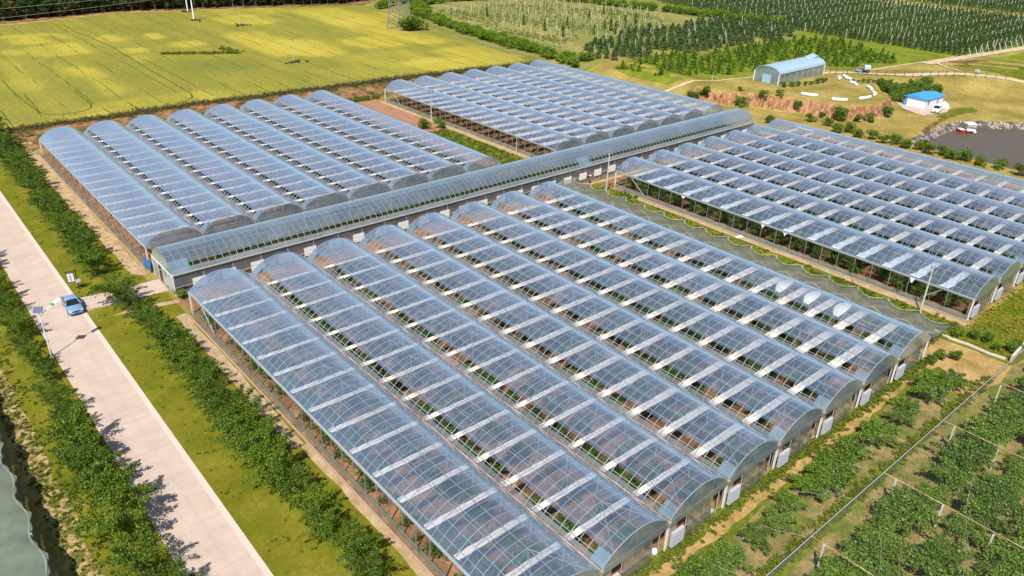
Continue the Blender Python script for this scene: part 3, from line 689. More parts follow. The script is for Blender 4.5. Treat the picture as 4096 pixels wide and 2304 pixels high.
def block(name_label, ox, oy, nb, widths, braces=False, near='plain', vents=True, post_step=2, black_sheet=True, fe=.86):
    root = thing('greenhouse', name_label, 'greenhouse', (ox, oy, 0), group='multi-span plastic greenhouses')
    for q in range(nb):
        x = q*BW
        f = ob('film_roof', film_full if q == 0 else FV[fe], root, (x, 0, 0))
        for k in range(1, 16):
            ob('fabric_strip', STR[widths(q)], f, (0, -k*MOD+RND.uniform(-.05, .05), 0))
        if q and black_sheet: ob('vent_black_sheet', black_sheet_me, f)
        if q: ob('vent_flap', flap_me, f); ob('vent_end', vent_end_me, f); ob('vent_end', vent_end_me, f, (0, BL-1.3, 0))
        fr = ob('roof_frame', rib_me, root, (x, 0, 0)); ob('truss', truss_me, fr)
        if q: g = ob('gutter', gut_me, root, (x, 0, 0)); ob('flashing', rust_me, g); ob('gutter_cap', cap_me, g, (0, -BL, 0))
        for yy, nm in ((-BL, 'near'), (0, 'far')):
            g = ob('gable_film', GAB, root, (x, yy-.02 if nm == 'near' else yy+.02, 0), 0, (1, 1 if nm == 'near' else -1, 1))
            ob('gable_frame', gab_frame, g)
        if near == 'fitted':
            ob('end_beam', end_beam, root, (x, -BL, 0)); ob('beige_panel', beige_me, root, (x, -BL, 0))
            ob('ventilation_box', louv_me, root, (x, -BL, 0))
            d = ob('door_frame', door_frame, root, (x, -BL, 0)); ob('door_curtain', curt_me, d)
    for x, nm in ((0, 'l'), (nb*BW, 'r')): ob('eave_rail', eave_me, root, (x, 0, 0))
    for q in range(nb+1):
        for yy in (-BL, 0): ob('post', P_FAT, root, (q*BW, yy, 0))
    for q in (0, nb):
        k = 1
        while k*post_step < BL-1: ob('post', P_THIN, root, (q*BW, -k*post_step, 0)); k += 1
    b = MB()
    for q in range(1, nb):
        for k in range(1, 16): b.box(q*BW-.05, q*BW+.05, -k*MOD-.05, -k*MOD+.05, 0, HG-.16)
    tag(ob('inner_post', b.mesh('inner_post', 'steel'), root), kind='stuff')
    if braces:
        b = MB()
        for k in range(16):
            b.tube([(0, -k*MOD, .1), (0, -(k+1)*MOD, HG-.1)], .022, 4); b.tube([(0, -k*MOD, HG-.1), (0, -(k+1)*MOD, .1)], .022, 4)
        ob('side_brace', b.mesh('side_brace', 'rust'), root)
    else:
        b = MB(); b.tube([(0.02, -MOD*.9, HG-.2), (0.02, -MOD*1.9, .1)], .05, 5); b.tube([(0.02, -MOD*15, HG-.2), (0.02, -MOD*14.2, .1)], .05, 5)
        ob('side_brace', b.mesh('side_brace', 'steel'), root)
    for x in (-.06, nb*BW+.06):
        b = MB()
        for k in range(32): b.quad((x, -k*BL/32, 0.02), (x, -(k+1)*BL/32, 0.02), (x+NR.normal(0, .02), -(k+1)*BL/32, .62), (x+NR.normal(0, .02), -k*BL/32, .62))
        ob('side_skirt', b.mesh('side_skirt', 'net_skirt'), root)
        b = MB(); b.tube([(x, -.1, .63), (x, -BL+.1, .63)], .02, 5); b.tube([(x, -.1, HG-.22), (x, -BL+.1, HG-.22)], .035, 6); b.box(x-.01, x+.01, -BL, -.1, .63, HG-.2) if False else None
        ob('roller_tube', b.mesh('roller_tube', 'steel_dark'), root)
    return root
gF = block('large clear-film greenhouse of eight arched bays filling the foreground beside the road', 0, 0, 8, lambda q: 0 if q < 3 else (1 if q < 6 else 2), near='fitted', black_sheet=False, fe=1.06)
gR = block('clear-film greenhouse on the right with torn white strips on its nearest bay', 78.6, .6, 7, lambda q: 2 if q < 2 else 1, near='fitted', post_step=2.6)
gL = block('clear-film greenhouse at the back left with crossed rusty braces along its side wall', .06, 79.8, 8, lambda q: 1, braces=True)
gM = block('clear-film greenhouse of seven bays at the back centre with dark crop rows inside', 78.15, 79.7, 7, lambda q: 3, fe=.72)
# white torn strips on the nearest right-hand bay, bulging white strips on the last foreground bay
def torn_strip(k, seed):
    rg = random.Random(seed); b = MB(); X = np.linspace(.0, 6.8+rg.uniform(-.4, .3), 16)
    for s in (-1, 1):
        for q, x in enumerate(X):
            w = .42+.25*(1-q/15)+rg.uniform(-.07, .07); b.v.append((x, s*w-.05+.10*math.sin(q*.8+seed), HG+.10+rg.uniform(0, .10)))
    n = len(X)
    for q in range(n-1): b.f.append((q, q+1, n+q+1, n+q)); b.m.append(0)
    if seed in (4, 8, 9, 14):
        o = len(b.v)
        for q in range(4):
            z = HG-.1-q*.22; w = .55-.13*q+rg.uniform(-.1, .1); b.v += [(-.12-.05*q+rg.uniform(-.05, .05), -w+.2, z), (-.14+rg.uniform(-.06, .06), .1*w, z-.05), (-.12, w, z)]
        for q in range(3):
            for s in range(2): b.f.append((o+q*3+s, o+q*3+s+1, o+q*3+s+4, o+q*3+s+3)); b.m.append(0)
    return b.mesh('torn_strip', 'strip_white', True)
M['torn'] = mat('torn_white_film', filmm(.72, (.72, .74, .76), .3, .25))
for k in (2, 3, 4, 5, 6, 8, 9, 10, 11, 12, 13, 14, 15): ob('torn_strip', torn_strip(k, k), gR, (0, -k*MOD, 0))
def bulge(seed):
    rg = random.Random(seed); b = MB(); X = np.linspace(1.4, 4.4, 12); Y = np.linspace(-.45, .95, 7)
    for q, x in enumerate(X):
        for s, y in enumerate(Y):
            t = math.sin(math.pi*q/11)*math.sin(math.pi*s/6); b.v.append((x, y*(.5+.6*math.sin(math.pi*q/11)), arch(x, .05)+.16*t+rg.uniform(-.05, .05)*t))
    for q in range(11):
        for s in range(6): b.f.append((q*7+s, q*7+7+s, q*7+8+s, q*7+1+s)); b.m.append(0)
    return b.mesh('bulging_film', 'torn', True)
for k in (12, 13, 14): ob('bulging_film', bulge(k), gF, (56, -k*MOD+.9-.3, 0))

# corridor house joining the four blocks
CX, CY0, CY1, CE, CR_ = 131.0, 6.0, 14.0, 3.0, 5.25
cr = (16+(CR_-CE)**2)/(2*(CR_-CE))
def carch(y, off=0): d = y-10; return CR_-cr+math.sqrt((cr+off)**2-d*d)
cor = thing('corridor_house', 'long arched film corridor crossing between the greenhouses with white boards on its wall', 'greenhouse', (0, 0, 0))
def csheet(y0, y1, nyy, nxx, off, m, nm, x0=0, x1=CX):
    b = MB()
    for q in range(nxx+1):
        for s in range(nyy+1):
            y = y0+(y1-y0)*s/nyy; b.v.append((x0+(x1-x0)*q/nxx, y, carch(y, off)+NR.normal(0, .012)))
    for q in range(nxx):
        for s in range(nyy): b.f.append((q*(nyy+1)+s, (q+1)*(nyy+1)+s, (q+1)*(nyy+1)+s+1, q*(nyy+1)+s+1)); b.m.append(0)
    return b.mesh(nm, m, True)
ob('film_roof', csheet(6.85, 14, 14, 130, .03, 'film_corridor', 'film_roof'), cor)
ob('film_edge', csheet(6.0, 6.35, 1, 60, .03, 'curtain', 'film_edge'), cor)
ob('film_patch', csheet(6.0, 7.25, 3, 2, .03, 'film_old', 'film_patch', 0, 2.5), cor)
ob('film_patch', csheet(6.0, 7.25, 3, 2, .05, 'film_old', 'film_patch', 74.5, 77.5), cor)
b = MB()
for k in range(132):
    Y = np.linspace(6.02, 13.98, 13); w = .02
    b.loft([[(k*CX/131-w, y, carch(y, -.05)), (k*CX/131+w, y, carch(y, -.05)), (k*CX/131+w, y, carch(y, 0)), (k*CX/131-w, y, carch(y, 0))] for y in Y])
for y in (6.35, 6.85, 8.2, 10, 12): b.box(0, CX, y-.015, y+.015, carch(y, -.09), carch(y, -.04))
ob('roof_frame', b.mesh('roof_frame', 'steel'), cor)
b = MB(); b.box(0, CX, 5.80, 6.06, CE-.10, CE+.02); b.box(0, CX, 13.94, 14.2, CE-.10, CE+.02)
ob('gutter', b.mesh('gutter', 'gutter'), cor)
b = MB()
for k in range(66): b.quad((k*CX/66, 5.98, 1.15), ((k+1)*CX/66, 5.98, 1.15), ((k+1)*CX/66, 5.96+NR.normal(0, .02), CE-.1), (k*CX/66, 5.96, CE-.1))
ob('wall_film', b.mesh('wall_film', 'wall_film'), cor); b = MB()
for k in range(66): b.quad((k*CX/66, 14.02, .65), ((k+1)*CX/66, 14.02, .65), ((k+1)*CX/66, 14.02, CE-.1), (k*CX/66, 14.02, CE-.1))
ob('wall_film', b.mesh('wall_film', 'wall_film'), cor)
b = MB(); b.quad((0, 5.97, 0), (CX, 5.97, 0), (CX, 5.97, .65), (0, 5.97, .65)); ob('wall_skirt', b.mesh('wall_skirt', 'net_skirt'), cor)
b = MB()
for k in range(34):
    x = min(k*4, CX)
    for y in (6.0, 14.0): b.box(x-.05, x+.05, y-.05, y+.05, 0, CE-.1)
b.box(0, CX, 5.93, 5.97, 1.12, 1.18)
ob('wall_frame', b.mesh('wall_frame', 'steel'), cor)
for x in (0, CX):
    for y in (6.0, 14.0): ob('post', P_FAT, cor, (x, y, 0))
b = MB(); Y = np.linspace(6.0, 14.0, 15)
for q in range(14): b.quad((-.02, Y[q+1], CE-.2), (-.02, Y[q], CE-.2), (-.02, Y[q], carch(Y[q], .02)), (-.02, Y[q+1], carch(Y[q+1], .02)))
g = ob('gable_film', b.mesh('gable_film', 'film_cyan', True), cor)
b = MB(); b.quad((-.03, 14, .05), (-.03, 11.9, .05), (-.03, 11.9, CE-.25), (-.03, 14, CE-.25)); b.quad((-.03, 9.9, .05), (-.03, 6, .05), (-.03, 6, CE-.25), (-.03, 9.9, CE-.25))
b.quad((.3, 11.9, .05), (.3, 9.9, .05), (.3, 9.9, 2.4), (.3, 11.9, 2.4)); ob('end_wall_film', b.mesh('end_wall_film', 'film_old'), cor)
b = MB(); Y = np.linspace(6.0, 14.0, 15)
for q in range(14): b.quad((CX+.02, Y[q], .1), (CX+.02, Y[q+1], .1), (CX+.02, Y[q+1], carch(Y[q+1], .02)), (CX+.02, Y[q], carch(Y[q], .02)))
ob('gable_film', b.mesh('gable_film', 'curtain', True), cor)
b = MB()
for y in (7.9, 9.9, 11.9): b.box(-.08, .0, y-.04, y+.04, 0, CE-.1)
b.box(-.08, 0, 6, 14, CE-.25, CE-.15); ob('door_frame', b.mesh('door_frame', 'steel_white'), cor)
b = MB(); b.box(0, 1.9, -.10, -.04, 0, 1.28)
for k in (.42, .86): b.box(.0, 1.9, -.13, -.10, k-.02, k+.02)
wb = b.mesh('white_board', 'white_paint')
for k in range(32): ob('white_board', wb, cor, (2.4+4*k, 5.95, .62))

# ---------------------------------------------------------------- foliage
def leaf_quads(C, size, rng, tilt=1.0, asp=.6):
    n = len(C); d = rng.normal(0, 1, (n, 3)); d[:, 2] = d[:, 2]*.7; d /= np.linalg.norm(d, axis=1)[:, None]
    nn = rng.normal(0, 1, (n, 3))*tilt+np.array([0, 0, .9]); e = np.cross(d, nn); e /= np.linalg.norm(e, axis=1)[:, None]+1e-9
    s = size*rng.uniform(.6, 1.3, (n, 1)); a = d*s*.5; b = e*s*.5*asp
    V = np.stack([C-a, C-b*1.0+a*.1, C+a, C+b*1.0+a*.1], 1).reshape(-1, 3)
    return V, np.arange(n*4).reshape(n, 4)
def crown_pts(n, h0, h1, R, seed, branches=16, spiky=1.0, top=.35):
    """points scattered along branches that rise and spread from the stem: uneven, spiky outline with gaps"""
    rng = np.random.default_rng(seed); P = []
    per = n//branches
    for k in range(branches):
        th = 2*math.pi*(k*.618+rng.uniform(-.1, .1)); el = rng.uniform(.1, 1.25); st = rng.uniform(h0, h0+(h1-h0)*.45)
        L = R*rng.uniform(.75, 1.15)
        vz = math.sin(el)*(h1-st)*rng.uniform(.75, 1.05)
        end = np.array([math.cos(th)*L*math.cos(el)**.5, math.sin(th)*L*math.cos(el)**.5, vz])
        t = rng.beta(1.7, 1.1, per)[:, None]
        base = np.array([0, 0, st]); sag = np.zeros((per, 3)); sag[:, 2] = .18*L*np.sin(t[:, 0]*3.1)
        w = R*.155*(1.15-t*.75*spiky)
        P.append(base+end*t+sag+rng.normal(0, 1, (per, 3))*w*np.array([1, 1, .75]))
    return np.concatenate(P)
def crown_mesh(name, m, n, h0, h1, R, size, seed, branches=16, spiky=1.0):
    rng = np.random.default_rng(seed+99); P = crown_pts(n, h0, h1, R, seed, branches, spiky)
    V, F = leaf_quads(P, size, rng); return npmesh(name, V, F, m)
def spindle_pts(n, h0, h1, R, seed, pw=.8):
    rng = np.random.default_rng(seed); t = rng.uniform(0, 1, n); th = rng.uniform(0, 6.283, n)
    tiers = .75+.35*np.sin(t*22+seed)*rng.uniform(.4, 1, n); side = 1+.35*np.cos(th*2+seed)*np.sin(t*7+seed)
    r = R*(1-t)**pw*tiers*side*np.sqrt(rng.uniform(.15, 1, n))
    return np.column_stack([r*np.cos(th), r*np.sin(th), h0+(h1-h0)*t])
def spindle_mesh(name, m, n, h0, h1, R, size, seed, pw=.8):
    V, F = leaf_quads(spindle_pts(n, h0, h1, R, seed, pw), size, np.random.default_rng(seed+5)); return npmesh(name, V, F, m)
def blob_pts(n, R, h, seed, k=9):
    rng = np.random.default_rng(seed); P = []
    for q in range(k):
        c = np.array([rng.uniform(-1, 1)*R*.62, rng.uniform(-1, 1)*R*.62, h*rng.uniform(.25, .72)]); rad = R*rng.uniform(.28, .5)
        d = rng.normal(0, 1, (n//k, 3)); d /= np.linalg.norm(d, axis=1)[:, None]
        P.append(c+d*rad*rng.uniform(.5, 1.12, (n//k, 1))*np.array([1, 1, h/R*.55]))
    P = np.concatenate(P); P[:, 2] = np.abs(P[:, 2]); return P
def bush_mesh(name, m, n, R, h, size, seed):
    V, F = leaf_quads(blob_pts(n, R, h, seed), size, np.random.default_rng(seed+3)); return npmesh(name, V, F, m)
def trunk_mesh(h, r, seed, m='bark', limbs=4, R=1.2, top=2.2):
    rg = random.Random(seed); b = MB()
    b.tube([(0, 0, -.1), (rg.uniform(-.05, .05), rg.uniform(-.05, .05), h*.5), (rg.uniform(-.08, .08), rg.uniform(-.08, .08), h)], [r*1.2, r, r*.8], 6)
    for k in range(limbs):
        th = k*6.283/limbs+rg.uniform(-.4, .4); s = h*rg.uniform(.75, 1)
        b.tube([(0, 0, s), (math.cos(th)*R*.4, math.sin(th)*R*.4, s+(top-s)*.5), (math.cos(th)*R*.8, math.sin(th)*R*.8, top)], [r*.6, r*.4, r*.15], 4)
    return b.mesh('trunk', m)
def make_tree(name, label, cat, crown, trunk, loc, rz=0, sc=1, group=None, cn='crown'):
    t = thing(name, label, cat, loc, rz, group, sc); ob(cn, crown, t); 
    if trunk: ob('trunk', trunk, t)
    return t
class Forest:
    """keeps a few prototype trees and places copies of them"""
    def __init__(s, name, cat, protos): s.name, s.cat, s.protos, s.roots, s.k = name, cat, protos, {}, 0
    def put(s, x, y, z, label, group, sc=1, rz=None):
        q = RND.randrange(len(s.protos)); rz = RND.uniform(0, 6.28) if rz is None else rz
        if q not in s.roots:
            s.roots[q] = make_tree(s.name, label, s.cat, s.protos[q][0], s.protos[q][1], (x, y, z), rz, sc, group); return s.roots[q]
        return dup(s.roots[q], (x, y, z), rz, sc, label, group)

road_protos = [(crown_mesh('crown', 'leaf_road', 5000, .6, 3.9+.2*(q % 2), 2.6, .17, 20+q, 26, 1.3), trunk_mesh(1.5, .09, q, top=2.8)) for q in range(5)]
TR = Forest('roadside_tree', 'tree', road_protos)
def row(x0, x1, y0, y1, st, label, group, fr, jx=.5, jy=.5, sc=(.78, 1.18)):
    n = int(abs(y1-y0)/st)
    for k in range(n+1):
        t = k/max(1, n); x = x0+(x1-x0)*t+RND.uniform(-jx, jx); y = y0+(y1-y0)*t+RND.uniform(-jy, jy)
        fr.put(x, y, hz(x, y), label, group, RND.uniform(*sc))
TR.put(-6.6, 8.2, 0, 'spreading green tree at the side path, first of the row by the foreground greenhouse', None, 1.12)
row(-5.7, -4.9, 4.9, -58, 3.25, 'bushy green tree in the hedge-like row between road and foreground greenhouse', 'trees between the road and the foreground greenhouse', TR)
TR.put(-6.6, 18.3, 0, 'green tree with bare pale stem showing, standing behind the roadside sign', None, 1.0)
row(-6.4, -5.3, 21.6, 96, 3.2, 'bushy green tree in the dense row beside the back left greenhouse', 'trees between the road and the back left greenhouse', TR)
row(-18.0, -17.8, -20, -47, 3.4, 'large light green tree near the lower left corner beside the concrete road', 'large trees beside the road in the lower left corner', TR, sc=(.95, 1.28))
row(-18.6, -17.9, 40, -16.5, 3.6, 'light green tree along the far left edge of the concrete road', 'trees on the left side of the road', TR, sc=(.62, 1.08))

gh_protos = [(crown_mesh('crown', 'leaf_gh', 1500, .4, 2.7, 1.85, .22, 40+q, 15, .8), trunk_mesh(.8, .06, q, limbs=3, R=.8, top=1.6)) for q in range(4)]
GT = Forest('fruit_tree', 'fruit tree', gh_protos)
ORD = ['first', 'second', 'third', 'fourth', 'fifth', 'sixth', 'seventh', 'eighth']
for q in range(8):
    for xl in (2.0, 5.8):
        for k in range(18):
            if RND.random() < .10: continue
            x = q*8+xl+RND.uniform(-.35, .35); y = -2.8-k*3.4+RND.uniform(-.4, .4)
            GT.put(x, y, 0, 'leafy fruit tree under the %s bay from the road in the foreground greenhouse' % ORD[q], 'fruit trees under the %s bay of the foreground greenhouse' % ORD[q], RND.uniform(.72, 1.12))
for xl in (1.7, 5.6):
    for k in range(18):
        x = 78.6+xl+RND.uniform(-.3, .3); y = -2.5-k*3.35+RND.uniform(-.4, .4)
        GT.put(x, y, 0, 'dark green fruit tree seen through the open side of the right-hand greenhouse', 'fruit trees behind the open side of the right-hand greenhouse', RND.uniform(.95, 1.2))
def scatter_stuff(name, label, cat, m, places, protos, size, seed, kind='stuff', group=None):
    rng = np.random.default_rng(seed); A = []
    for (x, y, z, s) in places:
        P = protos[rng.integers(len(protos))]; th = rng.uniform(0, 6.28); c, sn = math.cos(th), math.sin(th)
        A.append(np.column_stack([(P[:, 0]*c-P[:, 1]*sn)*s+x, (P[:, 0]*sn+P[:, 1]*c)*s+y, P[:, 2]*s+z]))
    P = np.concatenate(A); V, F = leaf_quads(P, size, rng)
    return tag(ob(name, npmesh(name, V, F, m)), label, cat, group, kind)
scatter_stuff('edge_crop', 'low dark plants along the road-side edge inside the foreground greenhouse', 'plants', 'leaf_gh', [(RND.uniform(.5, 2.2), RND.uniform(-61, -1), 0, RND.uniform(.5, 1.15)) for k in range(95)], [blob_pts(90, .8, 1.4, 490+q, 5) for q in range(3)], .2, 24)
rest = []
for q in range(1, 7):
    for xl in (2.0, 5.8):
        for k in range(18): rest.append((78.6+q*8+xl+RND.uniform(-.3, .3), -2.5-k*3.35+RND.uniform(-.4, .4), 0, RND.uniform(.8, 1.15)))
scatter_stuff('fruit_trees', 'mass of fruit trees under the inner bays of the right-hand greenhouse', 'fruit trees', 'leaf_gh', rest, [crown_pts(420, .4, 2.4, 1.5, 60+q, 12, .8) for q in range(4)], .32, 1)
low = []
for k in range(900):
    x = RND.uniform(1, 63); y = 17+RND.random()**2.2*62
    if RND.random() < .8: low.append((round(x/1.33)*1.33+RND.uniform(-.1, .1), y, 0, RND.uniform(.5, 1)))
scatter_stuff('seedlings', 'low green seedling rows under the back left greenhouse', 'crop', 'leaf_gh', low, [blob_pts(50, .5, .8, 70+q, 4) for q in range(3)], .22, 2)
low = []
for k in range(24):
    for s in range(60):
        x = 78.6+s*.9+RND.uniform(-.1, .1); y = 18.5+k*2.6+RND.uniform(-.15, .15)
        if RND.random() < .8: low.append((x, y, 0, RND.uniform(.6, 1.1)))
scatter_stuff('bean_rows', 'dark bushy crop rows with brown soil between them under the back centre greenhouse', 'crop', 'leaf_gh', low, [blob_pts(45, .55, .75, 80+q, 4) for q in range(3)], .22, 3)
low = [(RND.uniform(1, 130), RND.uniform(9.2, 13.4), 0, RND.uniform(.8, 1.4)) for _ in range(900)]
scatter_stuff('corridor_plants', 'green plants growing inside the corridor house behind its open vent', 'plants', 'leaf_gh', low, [blob_pts(70, .7, 1.6, 90+q, 4) for q in range(3)], .24, 4)

# netted orchard in the lower right corner
or_protos = [(crown_mesh('crown', 'leaf_dark', 3300, .4, 2.2, 2.4, .23, 140+q, 17, 1.1), trunk_mesh(.7, .07, q, limbs=4, R=1.1, top=1.5)) for q in range(5)]
OT = Forest('orchard_tree', 'fruit tree', or_protos)
for k, y in enumerate((-74.4, -78.5, -82.6, -86.8, -91, -95.2)):
    for s in range(25):
        x = 12+s*3.1+RND.uniform(-.6, .6)
        if RND.random() < .03: continue
        OT.put(x, y+RND.uniform(-.4, .4), 0, 'leafy fruit tree in the %s row of the netted orchard counted from the greenhouse' % ORD[k], 'fruit trees in the %s row of the netted orchard' % ORD[k], RND.uniform(.75, 1.18))
for k in range(17):
    x = 13+k*3.0+RND.uniform(-.7, .7)
    OT.put(x, -67.2+RND.uniform(-.5, .5), 0, 'fruit tree under loose drooping net in the single row beside the greenhouse end wall', 'netted fruit trees beside the greenhouse end wall', RND.uniform(.65, 1.05))
for x, y in ((102, -70), (106, -74), (111, -71)): OT.put(x, y, 0, 'fruit tree under net at the right edge below the right-hand greenhouse', 'netted fruit trees below the right-hand greenhouse', 1)
pp = MB(); pp.box(-.07, .07, -.07, .07, 0, 2.75); pm = pp.mesh('orchard_post', 'concrete_post')
for k, y in enumerate((-72.2, -76.3, -80.4, -84.6, -88.8)):
    for x in (12, 24.3, 36.6, 49, 61, 73): tag(ob('orchard_post', pm, None, (x-.2, y, 0), 0, RND.uniform(.9, 1.02)), 'pale concrete post standing among the netted orchard trees', 'post', 'posts of the netted orchard')
def net_sheet(name, x0, x1, y0, y1, z, sag, nx_, ny_, seed, m, drop=None):
    rng = np.random.default_rng(seed); b = MB()
    for q in range(nx_+1):
        for s in range(ny_+1):
            x = x0+(x1-x0)*q/nx_; y = y0+(y1-y0)*s/ny_
            zz = z-sag*abs(math.sin(math.pi*q/4))*.6-sag*.4*abs(math.sin(math.pi*s/3))+rng.normal(0, .05)
            b.v.append((x, y, zz))
    for q in range(nx_):
        for s in range(ny_): b.f.append((q*(ny_+1)+s, (q+1)*(ny_+1)+s, (q+1)*(ny_+1)+s+1, q*(ny_+1)+s+1)); b.m.append(0)
    return b
t = thing('orchard_net', 'fine bird net stretched over the orchard in the lower right corner', 'net', (0, 0, 0))
ob('net_sheet', net_sheet('n', 6, 92, -98, -71, 2.75, .25, 56, 18, 1, 'net_thin').mesh('net_sheet', 'net_thin', True), t)
b = MB()
for q in range(56):
    xa, xb = 6+q*86/56, 6+(q+1)*86/56; b.quad((xa, -71, 2.7), (xb, -71, 2.7), (xb, -70.3+RND.uniform(-.1, .1), .1), (xa, -70.3, .1))
ob('side_net', b.mesh('side_net', 'net_fold'), t)
for y in (-71, ): 
    b = MB(); b.tube([(6, y, 2.76), (92, y, 2.76)], .03, 4); ob('edge_cable', b.mesh('edge_cable', 'wire_pale'), t)
for x in (24.3, 36.6, 49, 61): 
    b = MB(); b.tube([(x, -71, 2.74), (x, -98, 2.74)], .035, 4); ob('cross_cable', b.mesh('cross_cable', 'rust'), t)
for s in range(6):
    b = MB(); x = RND.uniform(15, 70); y = RND.uniform(-90, -73); P = []
    for q in range(9): P.append((x+q*1.3, y+q*.5+math.sin(q*.5+s)*.35, 2.78+RND.uniform(-.05, .03)))
    b.tube(P, .018, 4); ob('net_fold', b.mesh('net_fold', 'net_fold'), t)
t = thing('draped_net', 'loose bird net draped over the tree row beside the greenhouse end wall', 'net', (0, 0, 0))
rng = np.random.default_rng(5); b = MB()
for q in range(101):
    for s in range(9):
        x = 12+q*.5; u = s/8; y = -65.9-u*3.6+.25*math.sin(q*.7+s); b.v.append((x, y, max(.15, 2.35*math.sin(math.pi*min(1, max(0, u)))**.55*(.85+.15*math.sin(q*.45))+rng.normal(0, .06))))
for q in range(100):
    for s in range(8): b.f.append((q*9+s, q*9+9+s, q*9+10+s, q*9+1+s)); b.m.append(0)
ob('net_sheet', b.mesh('net_sheet', 'net_thin', True), t)
for s in range(7):
    b = MB(); x = 16+s*6.6; b.tube([(x+u*(2.5+s % 3), -67.5-u*2.2+.3*math.sin(u*9+s), 1.9-1.5*u*u+.12*math.sin(u*14)) for u in np.linspace(0, 1, 12)], .025, 4); ob('net_fold', b.mesh('net_fold', 'net_fold'), t)

# grey shade-netted strip between foreground and right-hand greenhouses
t = thing('shade_net_tunnel', 'dark grey net roof with scalloped edge between the foreground and right-hand greenhouses', 'net', (0, 0, 0))
b = MB(); ny_ = 134; nx_ = 12
for q in range(nx_+1):
    for s in range(ny_+1):
        y = 4-s*.5; ph = (y % 4.2)/4.2; sc_ = abs(math.sin(math.pi*ph)); u = q/nx_
        edge = 71.3-.9*sc_; x = 65.0+(edge-65.0)*u
        z = 2.55-.45*sc_-.25*abs(math.sin(math.pi*u*2))*(1-.3*sc_)+rng.normal(0, .035)
        if q == nx_: z = 1.2-.2*sc_; x += .35
        b.v.append((x, y, z))
for q in range(nx_):
    for s in range(ny_): b.f.append((q*(ny_+1)+s, q*(ny_+1)+s+1, (q+1)*(ny_+1)+s+1, (q+1)*(ny_+1)+s)); b.m.append(0)
ob('net_roof', b.mesh('net_roof', 'net_dense', True), t)
for u in (.36, .95):
    b = MB(); P = []
    for s in range(0, 134):
        y = 4-s*.5; ph = (y % 4.2)/4.2; sc_ = abs(math.sin(math.pi*ph)); P.append((65+(71.3-.9*sc_-65)*u, y, 2.62-.45*sc_-.25*abs(math.sin(math.pi*u*2))*(1-.3*sc_)))
    b.tube(P, .028, 4); ob('net_cable', b.mesh('net_cable', 'wire_pale'), t)
for k in range(16): ob('post', pm, t, (71.2, 4-k*4.2, 0), 0, (.6, .6, .9))
scatter_stuff('netted_crop', 'green crop growing under the grey shade net', 'crop', 'leaf_dark', [(65.6+k % 3*1.9+RND.uniform(-.3, .3), 3-k//3*2.1, 0, RND.uniform(.8, 1.1)) for k in range(96)], [blob_pts(130, 1.1, 1.9, 95+q, 6) for q in range(3)], .26, 6)
b = MB(); b.tube([(71.6, -59.2, 0), (71.4, -59.8, 2.3)], .05); tag(ob('net_stake', b.mesh('net_stake', 'bark')), 'wooden stake with knotted net at the near end of the grey net roof', 'post')
# tall hail-net cage in the lower left corner
t = thing('hail_net_cage', 'grey-green hail net cage over the plot in the lower left corner', 'net', (0, 0, 0))
b = MB()
for q in range(19):
    for s in range(111):
        x = -23.7-q*.9+(.25*math.sin(s*.55)+.12*math.sin(s*1.7) if q == 0 else 0); y = 6-s*.5
        b.v.append((x, y, 2.75+.18*math.sin(q*1.1)+.10*math.sin(s*.8+q)+rng.normal(0, .03)))
for q in range(18):
    for s in range(110): b.f.append((q*111+s, q*111+s+1, q*111+112+s, q*111+111+s)); b.m.append(0)
ob('net_roof', b.mesh('net_roof', 'net_green', True), t)
b = MB()
for s in range(110):
    ya, yb = 6-s*.5, 5.5-s*.5; xa = -23.7+.25*math.sin(s*.55)+.12*math.sin(s*1.7); xb = -23.7+.25*math.sin((s+1)*.55)+.12*math.sin((s+1)*1.7)
    b.quad((xa, ya, 2.75), (xb, yb, 2.75), (xb*.5-11.65, yb, .3), (xa*.5-11.65, ya, .3))
ob('side_net', b.mesh('side_net', 'net_green', True), t)
b = MB(); b.tube([(-23.85+.2*math.sin(s*.55), 6-s*.5, 2.84) for s in range(110)], .06, 5); ob('net_fold', b.mesh('net_fold', 'net_fold'), t)
for k in range(9): ob('post', pm, t, (-23.9, 4-k*6, 0))
scatter_stuff('caged_crop', 'dark green crop inside the hail net cage', 'crop', 'leaf_dark', [(-25.5-RND.uniform(0, 13), RND.uniform(-48, 5), 0, RND.uniform(.9, 1.3)) for k in range(170)], [blob_pts(120, 1.1, 2.0, 97+q, 6) for q in range(3)], .28, 7)

# ---------------------------------------------------------------- far vegetation
hb = [(bush_mesh('crown', 'leaf_bright', 900, 2.6, 3.6, .42, 200+q), trunk_mesh(1.2, .1, q, top=2)) for q in range(4)]
HB = Forest('hedge_bush', 'bush', hb)
hl = [(181, 205), (172, 203), (165, 196), (161, 184), (157, 163), (154, 146), (151, 128), (149.5, 112), (149, 96), (150, 82), (152, 77)]
d = 0
for a, b_ in zip(hl[:-1], hl[1:]):
    L = math.dist(a, b_); k = int(L/2.9)
    for s in range(k):
        x = a[0]+(b_[0]-a[0])*s/k; y = a[1]+(b_[1]-a[1])*s/k
        HB.put(x+RND.uniform(-1, .6), y+RND.uniform(-.6, .6), hz(x, y), 'bright green bush in the hedge along the right edge of the crop field', 'hedge bushes beside the crop field', RND.uniform(.85, 1.3))
        if RND.random() < .8: HB.put(x+RND.uniform(2, 4.5), y+RND.uniform(-1, 1), hz(x+3, y), 'bright green bush in the hedge along the right edge of the crop field', 'hedge bushes beside the crop field', RND.uniform(.7, 1.1))
for k in range(34):
    x = 160+k*3.6; y = 203+k*.1+RND.uniform(-3, 3)+(12 if k < 8 else 2)
    HB.put(x, y, hz(x, y), 'bright green bush in the belt behind the field of white posts', 'bushes behind the field of white posts', RND.uniform(1.0, 1.6))
